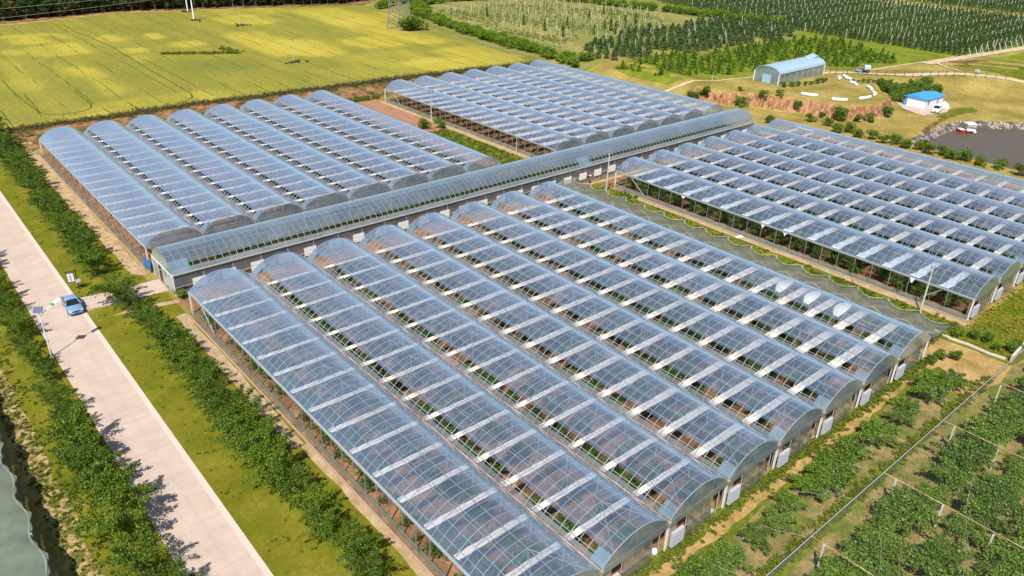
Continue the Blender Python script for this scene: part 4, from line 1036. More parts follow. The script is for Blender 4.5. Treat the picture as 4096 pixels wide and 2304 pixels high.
for k in range(56):
    t_ = k/55; x = 243+26*t_+RND.uniform(-1.5, 1.5); y = 186-98*t_+RND.uniform(-1.5, 1.5)
    HB.put(x, y, hz(x, y), 'yellow-green bush in the strip dividing the two post orchards', 'bushes between the two post orchards', RND.uniform(.8, 1.15))
fp = [(spindle_mesh('crown', 'leaf_far', 330, .3, 3.2, 1.15, .42, 220+q, .6), trunk_mesh(.9, .05, q, limbs=0)) for q in range(5)]
FT = Forest('spindle_tree', 'tree', fp)
post_b = MB(); post_b.box(-.09, .09, -.07, .07, 0, 3.4); wpost = post_b.mesh('trellis_post', 'concrete_post')
# big trellised orchard, rows running with y
trees, posts = [], []
ORCH = [(261, 13), (313, 9.5), (384, 4), (386, 260), (288, 260), (283, 169), (272, 118), (262, 74)]
xx = 263.0
while xx < 386:
    y = 10.0
    while y < 215:
        if inpoly(np.array([xx]), np.array([y]), ORCH)[0]: trees.append((xx+RND.uniform(-.25, .25), y+RND.uniform(-.3, .3)))
        y += 1.9
    y = 12.5+RND.uniform(-.3, .3)
    while y < 215:
        if inpoly(np.array([xx]), np.array([y]), ORCH)[0]: posts.append((xx, y))
        y += 8.5
    xx += 4.4
CP = (-24.9, -89.3)
trees.sort(key=lambda p: math.dist(p, CP)); posts.sort(key=lambda p: math.dist(p, CP))
for (x, y) in trees[:190]: FT.put(x, y, hz(x, y), 'slim dark green fruit tree in the front rows of the large trellised orchard', 'trees in the front rows of the trellised orchard', RND.uniform(.65, 1.1))
far_tr = trees[190:]
for (x, y) in posts[:170]: tag(ob('trellis_post', wpost, None, (x, y, hz(x, y)), RND.uniform(0, 3), RND.uniform(.9, 1.08)), 'white concrete trellis post in the large orchard at upper right', 'post', 'trellis posts in the large orchard')
far_po = posts[170:]
for k in range(13):
    x = 263.5+k*4.4; y = 10.6-(k*4.4)*.065+1.2
    o = tag(ob('anchor_post', wpost, None, (x, y-1.4, hz(x, y)), 0), 'slanting white anchor post at a row end beside the dirt road', 'post', 'anchor posts along the dirt road'); o.rotation_euler = (-.5, 0, 0)
pr = [spindle_pts(95, .2, 3.1, 1.2, 240+q, .55) for q in range(5)]
for x0 in np.arange(412, 520, 4.6):
    for y0 in np.arange(-60, 190, 2.2): far_tr.append((x0+RND.uniform(-.3, .3), y0))
far_tr = np.array(far_tr); fz = HT(far_tr[:, 0], far_tr[:, 1])
scatter_stuff('orchard_trees', 'dense rows of trellised fruit trees filling the far upper right', 'trees', 'leaf_far', [(a, b_, c, RND.uniform(.8, 1.1)) for (a, b_), c in zip(far_tr, fz)], pr, .62, 8)
b = MB()
for x0 in np.arange(412, 520, 4.6):
    for y0 in np.arange(-60, 190, 9): far_po.append((x0, y0))
for (x, y) in far_po: z = hz(x, y) if x < 0 else 3.5; b.box(x-.10, x+.10, y-.08, y+.08, z, z+3.5*RND.uniform(.92, 1.08))
tag(ob('far_posts', b.mesh('far_posts', 'concrete_post')), 'rows of white posts of the distant trellised orchard', 'posts', kind='stuff')
# sparse field of white posts
SP = [(169, 186), (214, 189), (262, 178), (252, 140), (228, 112), (205, 108), (188, 99), (176, 106), (158, 100), (157, 118), (161, 150)]
k = 0
xx = 160.0
while xx < 262:
    y = 98.0+RND.uniform(-2, 2)
    while y < 190:
        if inpoly(np.array([xx]), np.array([y]), SP)[0] and RND.random() < .72 and k < 290:
            o = tag(ob('vineyard_post', wpost, None, (xx+RND.uniform(-.3, .3), y, hz(xx, y)), RND.uniform(0, 3), (.85, .85, RND.uniform(.62, .78))), 'thin white post in the half-bare plot behind the crop field', 'post', 'white posts in the half-bare plot'); k += 1
        y += 5.2
    xx += 4.1
scatter_stuff('sapling_rows', 'grey-green sapling rows among the white posts of the half-bare plot', 'saplings', 'leaf_weed',
    [(x, y, 3.2, RND.uniform(.5, 1.1)) for x in np.arange(160, 262, 4.1) for y in np.arange(98, 190, 1.2) if inpoly(np.array([x]), np.array([y]), SP)[0] and RND.random() < .55+.4*math.sin(x*.15+y*.08)], [blob_pts(34, .8, 1.5, 250+q, 4) for q in range(3)], .36, 9)
cyp = [(spindle_mesh('crown', 'leaf_dark', 420, .3, 4.4, 1.0, .45, 260+q, .45), trunk_mesh(.9, .07, q, limbs=0)) for q in range(3)]
CY = Forest('conifer', 'tree', cyp)
for x, y in ((178, 162.9), (174.2, 124.5), (171.1, 111.8), (185.4, 124.2), (211.5, 138.5), (185.4, 110.1), (226.9, 144.9), (177, 139.5), (196, 112), (199, 118), (192, 106), (214, 116), (219, 120), (206, 114)):
    CY.put(x, y, hz(x, y), 'small dark upright tree standing alone among the white posts', 'lone dark trees among the white posts', RND.uniform(.8, 1.1))
# dark tree blocks with posts in the middle, loose young trees in front of them
mp_ = [(spindle_mesh('crown', 'leaf_far', 560, .1, 3.0, 1.95, .45, 270+q, .5), trunk_mesh(.8, .06, q, limbs=0)) for q in range(4)]
MT = Forest('orchard_block_tree', 'tree', mp_)
MID = [(184, 97), (181.6, 79), (180.6, 72), (188.5, 66), (206, 66), (239, 64.5), (259, 74), (266, 93), (254, 106), (230, 104.5), (212, 104.6), (200, 107)]
LFT = [(172, 96), (160, 92), (154.5, 79), (158, 72), (173, 70.4), (179.5, 84), (181.5, 95)]
k = 0
for P, lab, grp in ((LFT, 'dark green young fruit tree in the small block at the end of the hedge', 'trees in the small block at the end of the hedge'), (MID, 'dark green young fruit tree in the middle block in front of the white posts', 'trees in the middle orchard block')):
    xx = 154.0
    while xx < 268:
        y = 65.0
        while y < 110:
            if inpoly(np.array([xx]), np.array([y]), P)[0] and RND.random() < .9:
                x_ = xx+RND.uniform(-.5, .5); y_ = y+RND.uniform(-.5, .5); MT.put(x_, y_, hz(x_, y_), lab, grp, RND.uniform(.7, 1.05)); k += 1
                if k % 4 == 0: tag(ob('trellis_post', wpost, None, (x_+1.2, y_, hz(x_, y_)), 0, RND.uniform(.9, 1.05)), 'white post among the dark trees of the middle orchard blocks', 'post', 'white posts in the middle orchard blocks')
            y += 3.3
        xx += 4.0
yp = [(spindle_mesh('crown', 'leaf_dark', 480, .2, 3.2, 1.55, .40, 280+q, .8), trunk_mesh(.9, .06, q, limbs=0)) for q in range(4)]
YT = Forest('young_tree', 'tree', yp)
YG = [(153, 69.5), (150.5, 61), (151, 52), (157, 45), (163, 42), (176, 36.5), (200, 30), (213, 24), (228, 21.5), (236, 24), (246, 42), (250, 60), (238, 62), (206, 63), (187, 62.5), (180, 68)]
yg = []
xx = 150.0
while xx < 252:
    y = 22.0
    while y < 70:
        if inpoly(np.array([xx]), np.array([y]), YG)[0] and RND.random() < .8: yg.append((xx+RND.uniform(-.6, .6), y+RND.uniform(-.6, .6)))
        y += 3.0
    xx += 3.6
yg.sort(key=lambda p: math.dist(p, CP))
for (x, y) in yg[:300]: YT.put(x, y, hz(x, y), 'young dark green tree growing in bright weeds behind the grey hoop house', 'young trees behind the hoop house', RND.uniform(.45, 1.0))
scatter_stuff('meadow_weeds', 'bright yellow-green weeds between the young trees', 'weeds', 'leaf_bright',
    [(x+1.6+RND.uniform(-.8, .8), y+RND.uniform(-1.4, 1.4), hz(x, y), RND.uniform(.6, 1.2)) for (x, y) in yg]+[(x-.6, y+1.5, hz(x, y), RND.uniform(.4, .8)) for (x, y) in yg], [blob_pts(80, 1.5, 1.6, 290+q, 5) for q in range(3)], .4, 10)
# tree belt behind the crop field
po = [(crown_mesh('crown', 'leaf_forest', 1900, 1.0, 10.5, 3.1, .62, 300+q, 26, .6), trunk_mesh(4.0, .12, q, 'bark_white', limbs=5, R=1.4, top=7)) for q in range(5)]
po.append((crown_mesh('crown', 'leaf_brown', 900, 2.2, 9, 2.4, .6, 330, 18, .6), trunk_mesh(4.5, .16, 3, 'bark_white', limbs=5, R=1.4, top=7)))
PO = Forest('belt_tree', 'tree', po)
for rw, (off, st) in enumerate(((5, 3.9), (9, 4.2), (14, 4.6), (20, 5), (27, 6), (36, 7))):
    x = 8.0
    while x < 205:
        yb = np.interp(x, [8, 21, 64, 108, 135, 163, 210], [243, 245, 253, 244.5, 237.5, 230, 226])
        yy = yb+off+RND.uniform(-.8, .8)
        PO.put(x+RND.uniform(-1, 1), yy, hz(x, yy), 'tall dark tree with pale trunk in the belt behind the crop field, %s row back' % ORD[rw], 'trees in the %s row of the belt' % ORD[rw], RND.uniform(.8, 1.15)); x += st
scatter_stuff('far_wood', 'far mass of trees beyond the tree belt', 'wood', 'leaf_forest', [(RND.uniform(-20, 420), RND.uniform(290, 420), 1.5, RND.uniform(.9, 1.5)) for k in range(900)], [blob_pts(110, 5, 9, 340+q, 7) for q in range(3)], 1.3, 11)
scatter_stuff('wood_undergrowth', 'dark undergrowth at the foot of the tree belt', 'undergrowth', 'leaf_reed', [(x, np.interp(x, [8, 21, 64, 108, 135, 163, 210], [243, 245, 253, 244.5, 237.5, 230, 226])+RND.uniform(6, 24), 1.5, RND.uniform(.6, 1.3)) for x in np.arange(5, 205, .55)], [blob_pts(60, 1.6, 1.8, 350+q, 5) for q in range(3)], .6, 12)
scatter_stuff('bank_grass', 'dark grass fringe on top of the bank at the edge of the crop field', 'grass', 'leaf_reed',
    [(x, np.interp(x, [-6, 37, 68, 87, 112, 137], [96.2, 97.0, 95.4, 95.2, 93, 90])-RND.uniform(-.6, 3.6)*(.4+.6*RND.random()), 1.0, RND.uniform(.9, 1.9)) for x in np.arange(-8, 138, .10)], [blob_pts(36, .7, 1.1, 360+q, 4) for q in range(3)], .30, 13)
scatter_stuff('bank_weeds', 'green weeds on the foot of the bank between the two back greenhouses', 'weeds', 'leaf_weed', [(RND.uniform(64, 79), RND.uniform(82.5, 86), .1, RND.uniform(.5, 1)) for k in range(120)]+[(RND.uniform(-7, 1), RND.uniform(90, 96), .9, RND.uniform(.4, .9)) for k in range(50)], [blob_pts(50, .8, .9, 370+q, 4) for q in range(3)], .26, 14)
scatter_stuff('row_weeds', 'weeds in the strip between the two back greenhouses', 'weeds', 'leaf_weed', [(RND.uniform(70, 75.6), RND.uniform(17, 50), 0, RND.uniform(.3, .9)) for k in range(420)], [blob_pts(36, .6, .6, 380+q, 4) for q in range(3)], .2, 15)
scatter_stuff('path_weeds', 'grass and weeds along the footpath at the greenhouse end wall', 'weeds', 'leaf_weed', [(RND.uniform(8, 68), -63.3-abs(RND.gauss(0, .45)), 0, RND.uniform(.3, .9)) for k in range(520)]+[(RND.uniform(10, 66), RND.uniform(-70.4, -69.2), 0, RND.uniform(.4, 1)) for k in range(420)], [blob_pts(36, .55, .6, 390+q, 4) for q in range(3)], .19, 16)
scatter_stuff('rank_weeds', 'tall green and yellow weeds below the right-hand greenhouse', 'weeds', 'leaf_yellow', [(RND.uniform(72.5, 100), RND.uniform(-70, -62.9), 0, RND.uniform(.3, .8)) for k in range(420)], [blob_pts(34, .6, .6, 400+q, 4) for q in range(3)], .2, 17)
scatter_stuff('strip_weeds', 'green weeds on the grass strip beside the right-hand greenhouse', 'weeds', 'leaf_weed', [(RND.uniform(71.8, 76.6), RND.uniform(-62.5, -40), 0, RND.uniform(.3, .8)) for k in range(200)]+[(RND.uniform(71.8, 76.5), RND.uniform(-40, 3), 0, RND.uniform(.2, .5)) for k in range(260)]+[(RND.uniform(75.5, 77.5), RND.uniform(-6, -2), 0, RND.uniform(.8, 1.3)) for k in range(24)], [blob_pts(36, .6, .6, 410+q, 4) for q in range(3)], .2, 18)
scatter_stuff('soil_weeds', 'small weeds on the dry clods beside the hail net cage', 'weeds', 'leaf_weed', [(RND.uniform(-22.6, -20.5), RND.uniform(-45, 30), 0, RND.uniform(.2, .75)) for k in range(300)], [blob_pts(34, .5, .5, 420+q, 4) for q in range(3)], .17, 19)
scatter_stuff('lawn_tufts', 'small grass tufts on the lawn strips', 'grass', 'leaf_weed', [(RND.uniform(-10, -2), RND.uniform(-55, 60), 0, RND.uniform(.2, .5)) for k in range(260)], [blob_pts(24, .5, .35, 430+q, 4) for q in range(3)], .15, 20)
scatter_stuff('pole_weeds', 'dark green weeds left round the poles in the crop field', 'weeds', 'leaf_reed', [(cx_+RND.gauss(0, 1.3), cy_+RND.gauss(0, 1.5), 1.6, RND.uniform(.5, 1)) for cx_, cy_ in ((81.5, 220), (87, 243), (91.3, 200.6), (77.4, 128.8)) for _ in range(14)], [blob_pts(40, .8, .8, 460+q, 4) for q in range(3)], .35, 21)
scatter_stuff('balk_weeds', 'ragged green weeds on the balk across the crop field', 'weeds', 'leaf_weed', [(50+19*u+RND.gauss(0, .6), 161-10*u+RND.gauss(0, .8), 1.6, RND.uniform(.5, 1.1)) for u in np.random.default_rng(3).uniform(0, 1, 90)]+[(69+RND.gauss(0, 1.2), 154+RND.uniform(-3, 9), 1.6, RND.uniform(.5, 1.1)) for _ in range(40)], [blob_pts(40, .8, .8, 480+q, 4) for q in range(3)], .35, 23)
scatter_stuff('verge_weeds', 'patchy weeds along the grass verge left of the road', 'weeds', 'leaf_weed', [(RND.uniform(-22.3, -19.5), RND.uniform(-48, 40), 0, RND.uniform(.25, .9)) for k in range(420)], [blob_pts(34, .5, .4, 470+q, 4) for q in range(3)], .16, 22)
# single bushes and small trees
bp = [(bush_mesh('crown', 'leaf_road', 900, 1.6, 2.6, .3, 440+q), trunk_mesh(.8, .07, q, top=1.4)) for q in range(3)]
bdk = [(bush_mesh('crown', 'leaf_dark', 900, 1.6, 2.6, .3, 450+q), trunk_mesh(.8, .07, q, top=1.4)) for q in range(3)]
BT = Forest('small_tree', 'tree', bp); BD = Forest('shrub', 'shrub', bdk)
BD.put(.3, 4.9, 0, 'small bright shrub at the corner of the corridor house doorway', None, .55)
BT.put(72.2, 53, 0, 'round green bush on the weedy strip between the two back greenhouses', None, 1.1)
BD.put(75.0, 51.5, 0, 'second bush beside the round one on the weedy strip between the back greenhouses', None, 1.0)
for q, (x, y) in enumerate(((153.5, 4.5), (153.1, -.4), (149.7, -5.2), (152.4, -6.4), (150.5, -10), (151.5, -12.5), (150.3, -15.5), (151.8, -18), (150.8, -20.5), (152.2, -23), (151, -25.5), (152.4, -28), (151.4, -30.5), (152.6, -33), (151.5, -36), (152.4, -39.5), (151.7, -44), (152.5, -49))):
    BT.put(x, y, max(hz(x, y), -1), 'round green tree in the loose row between right-hand greenhouse and pond', 'trees between the right-hand greenhouse and the pond', RND.uniform(.85, 1.2))
for q, (x, y, s, lab) in enumerate(((151.5, 23.2, 1.1, 'conical dark bush at the left foot of the red cliff'), (155.7, 19.6, .85, 'round dark bush at the foot of the red cliff, second from the left'), (157.5, 16.2, .7, 'dark bush hanging over the edge of the cliff top left of the first white roll'),
      (158.7, 11.4, .8, 'dark bush on the cliff edge in front of the first white roll'), (160.3, .6, 1.5, 'tall dark bush covering the nose of the red cliff'), (163.2, -2.8, .9, 'middle bush at the foot of the cliff nose'), (166.0, -4.4, .95, 'dark bush right of the middle one at the foot of the cliff nose'),
      (174.5, -4.5, 1.15, 'dark bush at the right end of the red cliff'), (177.5, -3.8, .7, 'small bush above the right end of the red cliff'), (160, 5, .6, 'low bush low on the cliff face'), (153.6, 25.5, .5, 'thin climbing bush on the left part of the cliff'))):
    BD.put(x, y, hz(x, y)-.2, lab, None, (s, s, s*1.15))
for k in range(9): BD.put(146.5+RND.uniform(-1.5, 2), 30+k*.9+RND.uniform(-.5, .5), hz(147, 31+k*.8)-.2, 'dark shrub in the thicket at the left end of the red cliff', 'thicket at the left end of the red cliff', RND.uniform(.6, .85))
for k in range(46):
    x = RND.uniform(193, 217); y = np.interp(x, [193, 205, 217], [6.0, 4.8, 2.0])+RND.uniform(-4.2, 3.0)
    BD.put(x, y, hz(x, y)-.2, 'dark green shrub on the slope behind the blue-roofed hut', 'shrubs on the slope behind the hut', RND.uniform(.7, 1.15))
for k, (x, y) in enumerate(((167.6, 21.6), (170.2, 20.4), (172.5, 20.0), (174.7, 19.2), (177, 18.8), (179.5, 18.5), (182, 18.4), (184.5, 18.8))):
    BD.put(x, y, hz(x, y), 'low shrub along the front of the grey hoop house', 'shrubs in front of the hoop house', RND.uniform(.45, .75))
for k in range(8): BD.put(190+k*1.3, 13.5-k*.9, hz(190, 12), 'small shrub by the white rolls on the plateau', 'shrubs by the white rolls', RND.uniform(.35, .55))
for k, (x, y) in enumerate(((63.6, -64), (65.5, -64.4), (66.8, -65.5), (72.9, -63.4), (73.9, -64.8), (74.6, -66.3), (75.4, -69.3), (74.3, -69.0), (73.2, -67.8))): BD.put(x, y, 0, 'weedy green bush by the concrete ditch near the dry clearing', 'bushes by the concrete ditch', RND.uniform(.4, .62))
BT.put(138.0, 160.0, 1.5, 'large round bush at the foot of the steel pylon', None, (2.6, 2.6, 2.2)); BT.put(141.8, 159.8, 1.5, 'second large bush beside the pylon, right of the first', None, (2.7, 2.7, 2.3))
BT.put(143.5, 9, 0, 'lone small tree on the lawn right of the corridor house end', None, .9)

# ---------------------------------------------------------------- vehicles
def prof_ring(y, hw, z0, z1, rr=.12, tuck=.0):
    """closed section across the car at station y"""
    return [(-hw+tuck, y, z0), (-hw, y, z0+.25), (-hw, y, z1-rr), (-hw+rr*1.2, y, z1), (0, y, z1+.02), (hw-rr*1.2, y, z1), (hw, y, z1-rr), (hw, y, z0+.25), (hw-tuck, y, z0)]
def wheel_me(r, w):
    b = MB(); k = 20
    for x0, x1 in ((-w/2, w/2),):
        rings = [[(x, r_*math.cos(2*math.pi*j/k), r+r_*math.sin(2*math.pi*j/k)) for j in range(k)] for x, r_ in ((x0, r*.62), (x0, r*.95), (x0+.03, r), (x1-.03, r), (x1, r*.95), (x1, r*.62))]
        b.loft(rings)
    return b.mesh('tyre', 'rubber', True)
def rim_me(r, w):
    b = MB(); k = 15; b.loft([[(x, r*.60*math.cos(2*math.pi*j/k), r+r*.60*math.sin(2*math.pi*j/k)) for j in range(k)] for x in (-w/2-.012, w/2+.012)])
    for j in range(5):
        a = 2*math.pi*j/5
        for sx in (-1, 1): b.tube([(sx*(w/2+.02), 0, r), (sx*(w/2+.02), r*.55*math.cos(a), r+r*.55*math.sin(a))], .03, 4)
    return b.mesh('rim', 'rim')
def car(name, label, paint, loc, rz, L, Wd, belt, roof, suv=False):
    """nose towards local -y"""
    t = thing(name, label, 'car', loc, rz); h = L/2; w = Wd/2
    st = [(-h, w*.70, .42, .60), (-h+.10, w*.86, .24, .72), (-h+.5, w*.96, .20, .80), (-h+1.0, w, .20, belt-.10), (-h+1.45, w, .20, belt), (0, w, .20, belt+.02), (h-1.0, w, .20, belt+.03), (h-.45, w*.97, .20, belt+(.04 if suv else .02)), (h-.10, w*.90, .26, belt-.04), (h, w*.80, .42, belt-.18)]
    b = MB(); b.loft([prof_ring(y, a, z0, z1) for y, a, z0, z1 in st]); ob('body', b.mesh('body', paint, True), t)
    # cabin
    fy, ry = -h+1.35, h-(.35 if suv else .75); a0, a1 = -h+2.05, h-(.75 if suv else 1.35)
    def ring(y, hw, z): return [(-hw, y, z), (hw, y, z)]
    bw, tw = w*.93, w*.70
    B = [(-bw, fy, belt), (bw, fy, belt), (bw, ry, belt), (-bw, ry, belt)]; T = [(-tw, a0, roof), (tw, a0, roof), (tw, a1, roof), (-tw, a1, roof)]
    b = MB()
    n = 8
    rf = [[(-tw+(2*tw)*q/n, y, roof+.05*math.sin(math.pi*q/n)+dz) for q in range(n+1)] for y, dz in ((a0-.03, -.02), (a0+.2, .02), ((a0+a1)/2, .035), (a1-.15, .015), (a1+.03, -.02))]
    for q in range(4):
        for s in range(n): b.quad(rf[q][s], rf[q][s+1], rf[q+1][s+1], rf[q+1][s])
    for p, q in zip(B, T): b.tube([Vector(p)*.995, Vector(q)], .055, 5)
    for s in (-1, 1):
        m = ((a0+a1)/2); b.tube([(s*bw*.99, m-.05, belt), (s*tw*1.0, m, roof)], .045, 5); b.tube([(s*tw, a0, roof), (s*tw, a1, roof)], .05, 5)
    ob('roof', b.mesh('roof', paint, True), t)
    ins = .97
    def g(nm, pts): b = MB(); b.poly(pts); return ob(nm, b.mesh(nm, 'glass'), t)
    g('windscreen', [B[0], B[1], T[1], T[0]]); g('rear_window', [B[2], B[3], T[3], T[2]])
    g('side_window', [B[3], B[0], T[0], T[3]]); g('side_window', [B[1], B[2], T[2], T[1]])
    rw, ww = (.34, .22) if suv else (.31, .20)
    wm, rm = wheel_me(rw, ww), rim_me(rw, ww)
    for y in (-h+.88, h-.92):
        for s in (-1, 1): q = ob('wheel', wm, t, (s*(w-.09), y, 0)); ob('rim', rm, q)
    for s in (-1, 1):
        b = MB(); b.loft([[(s*(w*.62+x), -h+.13+dy-.02, z) for x, z in ((-.2, .62), (.22, .60), (.24, .74), (-.16, .73))] for dy in (-.04, .28)]); ob('headlight', b.mesh('headlight', 'lens'), t)
        b = MB(); b.box(s*w*.8-.14, s*w*.8+.14, h-.10, h+.01, belt-.2, belt-.05); ob('tail_light', b.mesh('tail_light', 'red_paint'), t)
        b = MB(); b.box(s*(w+.08)-.09, s*(w+.08)+.09, fy+.22, fy+.34, belt+.02, belt+.16); ob('wing_mirror', b.mesh('wing_mirror', paint), t)
    b = MB()
    for k in range(4): b.box(-.42, .42, -h-.005, -h+.06, .52+k*.045, .545+k*.045)
    b.box(-.5, .5, -h+.02, -h+.06, .34, .70); ob('grille', b.mesh('grille', 'dark'), t)
    b = MB(); b.box(-.24, .24, -h-.035, -h-.01, .36, .49); ob('number_plate', b.mesh('number_plate', 'plate'), t)
    return t
car('parked_car', 'metallic light blue saloon car on the concrete road by the side path', 'car_blue', (-11.25, 10.3, .055), math.radians(-2), 4.7, 1.78, .94, 1.44)
car('parked_car', 'white suv parked on the concrete yard in front of the blue-roofed hut', 'car_white', (191.2, -9.95, hz(191.2, -9.95)+.1), math.radians(-78), 4.5, 1.85, 1.05, 1.66, True)
# three-wheeled farm vehicle with grey canopy
z = hz(205.8, 18.8)+.1
t = thing('farm_tricycle', 'dark blue motor tricycle with grey box canopy on the dirt road beyond the hoop house', 'tricycle', (205.8, 18.9, z), math.radians(48))
b = MB(); b.loft([[(x, y, zz) for x, y, zz in ((-.55, yy, .45), (.55, yy, .45), (.5, yy, .45+hh), (-.5, yy, .45+hh))] for yy, hh in ((.3, .35), (1.0, .45), (1.7, .5), (2.0, .3))]); ob('engine_hood', b.mesh('engine_hood', 'car_blue'), t)
b = MB(); b.box(-.75, .75, -1.9, .3, .5, .62); b.box(-.75, -.70, -1.9, .3, .62, 1.0); b.box(.70, .75, -1.9, .3, .62, 1.0); ob('load_bed', b.mesh('load_bed', 'dark'), t)
b = MB(); b.loft([[(-.8, y, .95), (.8, y, .95), (.82, y, 1.7), (.5, y, 2.15), (-.5, y, 2.15), (-.82, y, 1.7)] for y in (-1.9, -.2)]); ob('canopy', b.mesh('canopy', 'grey_cover'), t)
for x, y in ((-.7, -1.3), (.7, -1.3), (0, 1.7)): q = ob('wheel', wheel_me(.3, .18), t, (x, y, 0)); ob('rim', rim_me(.3, .18), q)
b = MB(); b.tube([(-.4, 1.5, 1.15), (0, 1.6, .95), (.4, 1.5, 1.15)], .03); ob('handlebar', b.mesh('handlebar', 'dark'), t)
# figures
def figure(name, label, loc, rz, shirt, hat, s=1.0):
    t = thing(name, label, 'person', loc, rz, None, s)
    def skin(nm, verts, edges, rad, m, root):
        me = bpy.data.meshes.new(nm); me.from_pydata(verts, edges, []); me.materials.append(M[m]); o = ob(nm, me, t)
        o.modifiers.new('skin', 'SKIN'); me.skin_vertices.new() if not me.skin_vertices else None
        for q, v in enumerate(me.skin_vertices[0].data): v.radius = (rad[q], rad[q]); v.use_root = (q == root)
        o.modifiers.new('sub', 'SUBSURF').levels = 1; o.modifiers['sub'].render_levels = 2; return o
    J = [(0, 0, .92), (0, 0, 1.15), (0, -.01, 1.36), (0, -.02, 1.45), (0, -.04, 1.56), (-.18, 0, 1.36), (-.25, -.06, 1.10), (-.22, -.22, .90), (.18, 0, 1.36), (.26, -.05, 1.10), (.20, -.24, .95), (-.09, 0, .86), (-.11, -.05, .48), (-.11, .03, .07), (.09, 0, .86), (.13, .06, .48), (.13, .16, .08), (-.11, -.10, .04), (.13, .04, .04)]
    E = [(0, 1), (1, 2), (2, 3), (3, 4), (2, 5), (5, 6), (6, 7), (2, 8), (8, 9), (9, 10), (0, 11), (11, 12), (12, 13), (0, 14), (14, 15), (15, 16), (13, 17), (16, 18)]
    R_ = [.14, .13, .14, .06, .10, .07, .05, .035, .07, .05, .035, .10, .07, .05, .10, .07, .05, .04, .04]
    skin('body', J, E, R_, 'skin', 0)
    skin('shirt', [(0, 0, .95), (0, 0, 1.15), (0, -.01, 1.37), (-.18, 0, 1.37), (-.25, -.06, 1.10), (.18, 0, 1.37), (.26, -.05, 1.10)], [(0, 1), (1, 2), (2, 3), (3, 4), (2, 5), (5, 6)], [.165, .155, .155, .09, .075, .09, .075], shirt, 0)
    skin('trousers', [(0, 0, .90), (-.09, 0, .84), (-.11, -.05, .48), (-.11, .03, .12), (.09, 0, .84), (.13, .06, .48), (.13, .16, .13)], [(0, 1), (1, 2), (2, 3), (0, 4), (4, 5), (5, 6)], [.16, .12, .09, .075, .12, .09, .075], 'black_cloth', 0)
    b = MB(); k = 16
    b.loft([[(r_*math.cos(2*math.pi*j/k), -.04+r_*math.sin(2*math.pi*j/k), zz) for j in range(k)] for r_, zz in ((.24, 1.60), (.23, 1.615), (.11, 1.66), (.10, 1.74), (.03, 1.77))]); ob('hat', b.mesh('hat', hat, True), t)
figure('person', 'person in red top and black trousers with wide white hat beside the grey net', (75.9, 4.55, .05), .5, 'red', 'straw')

# ---------------------------------------------------------------- street furniture
t = thing('solar_street_lamp', 'white solar street lamp with green box leaning over the concrete road', 'street lamp', (-16.05, -.25, 0))
b = MB(); b.tube([(0, 0, 0), (0, 0, 5.75)], [.085, .05], 8); b.box(-.18, .18, -.18, .18, 0, .06); ob('pole', b.mesh('pole', 'white_paint'), t)
b = MB(); P = [(0, 0, 4.6), (-.12, .05, 4.9), (.0, .0, 5.25), (.55, .25, 5.6), (1.3, .55, 5.95), (1.9, .8, 6.15)]; b.tube(P, .035, 6); ob('arm', b.mesh('arm', 'white_paint'), t)
b = MB(); b.loft([[(1.65+u*.86-w_*.1, .68+u*.4+w_*.25, 6.08+u*.25+zz) for w_, zz in ((-1, 0), (1, 0), (.7, .1), (-.7, .1))] for u in (0, .25, .6, .8)]); ob('lamp_head', b.mesh('lamp_head', 'white_paint'), t)
b = MB(); b.loft([[(1.38+u*.86-w_*.1, .56+u*.4+w_*.25, 6.0+u*.25+zz) for w_, zz in ((-1, 0), (1, 0), (1, .13), (-1, .13))] for u in (0, .3)]); ob('battery_box', b.mesh('battery_box', 'green_box'), t)
b = MB(); b.tube([(0, 0, 5.7), (0, 0, 6.0)], .04, 6); ob('bracket', b.mesh('bracket', 'white_paint'), t)
b = MB(); c_ = Vector((0, 0, 6.15)); ux = Vector((.5, -.3, 0)).normalized()*.5; uy = Vector((.25, .42, .42)).normalized()*.36; b.loft([[c_-ux-uy+o_, c_+ux-uy+o_, c_+ux+uy+o_, c_-ux+uy+o_] for o_ in (Vector((0, 0, -.03)), Vector((0, 0, .0)))])
for k in range(1, 4): q = c_-ux+ux*(k/2)+Vector((0, 0, .006)); b.tube([q-uy, q+uy], .008, 3, 1)
ob('solar_panel', b.mesh('solar_panel', ['solar', 'steel']), t)
t = thing('roadside_sign', 'black-framed roadside sign with white board and dark vertical lettering on the lawn', 'sign', (-9.28, 15.45, 0), math.radians(-12))
b = MB(); b.box(-.055, .055, -.055, .055, 0, 3.1); ob('post', b.mesh('post', 'dark'), t)
b = MB(); b.box(-1.3, .25, -.04, .04, 2.72, 2.80); b.box(-1.12, -1.05, -.04, .04, 1.25, 2.72); b.box(-.28, -.21, -.04, .04, 1.25, 2.72); b.box(-1.05, -.28, -.04, .04, 1.22, 1.29); b.box(-1.05, -.28, -.04, .04, 2.5, 2.57); ob('frame', b.mesh('frame', 'dark'), t)
b = MB(); b.box(-1.03, -.30, -.03, .03, 1.31, 2.48); ob('board', b.mesh('board', 'sign_face'), t)
b = MB()
def stroke(x0, z0, x1, z1): b.box(min(x0, x1)-.012, max(x0, x1)+.012, -.040, -.032, min(z0, z1)-.012, max(z0, z1)+.012)
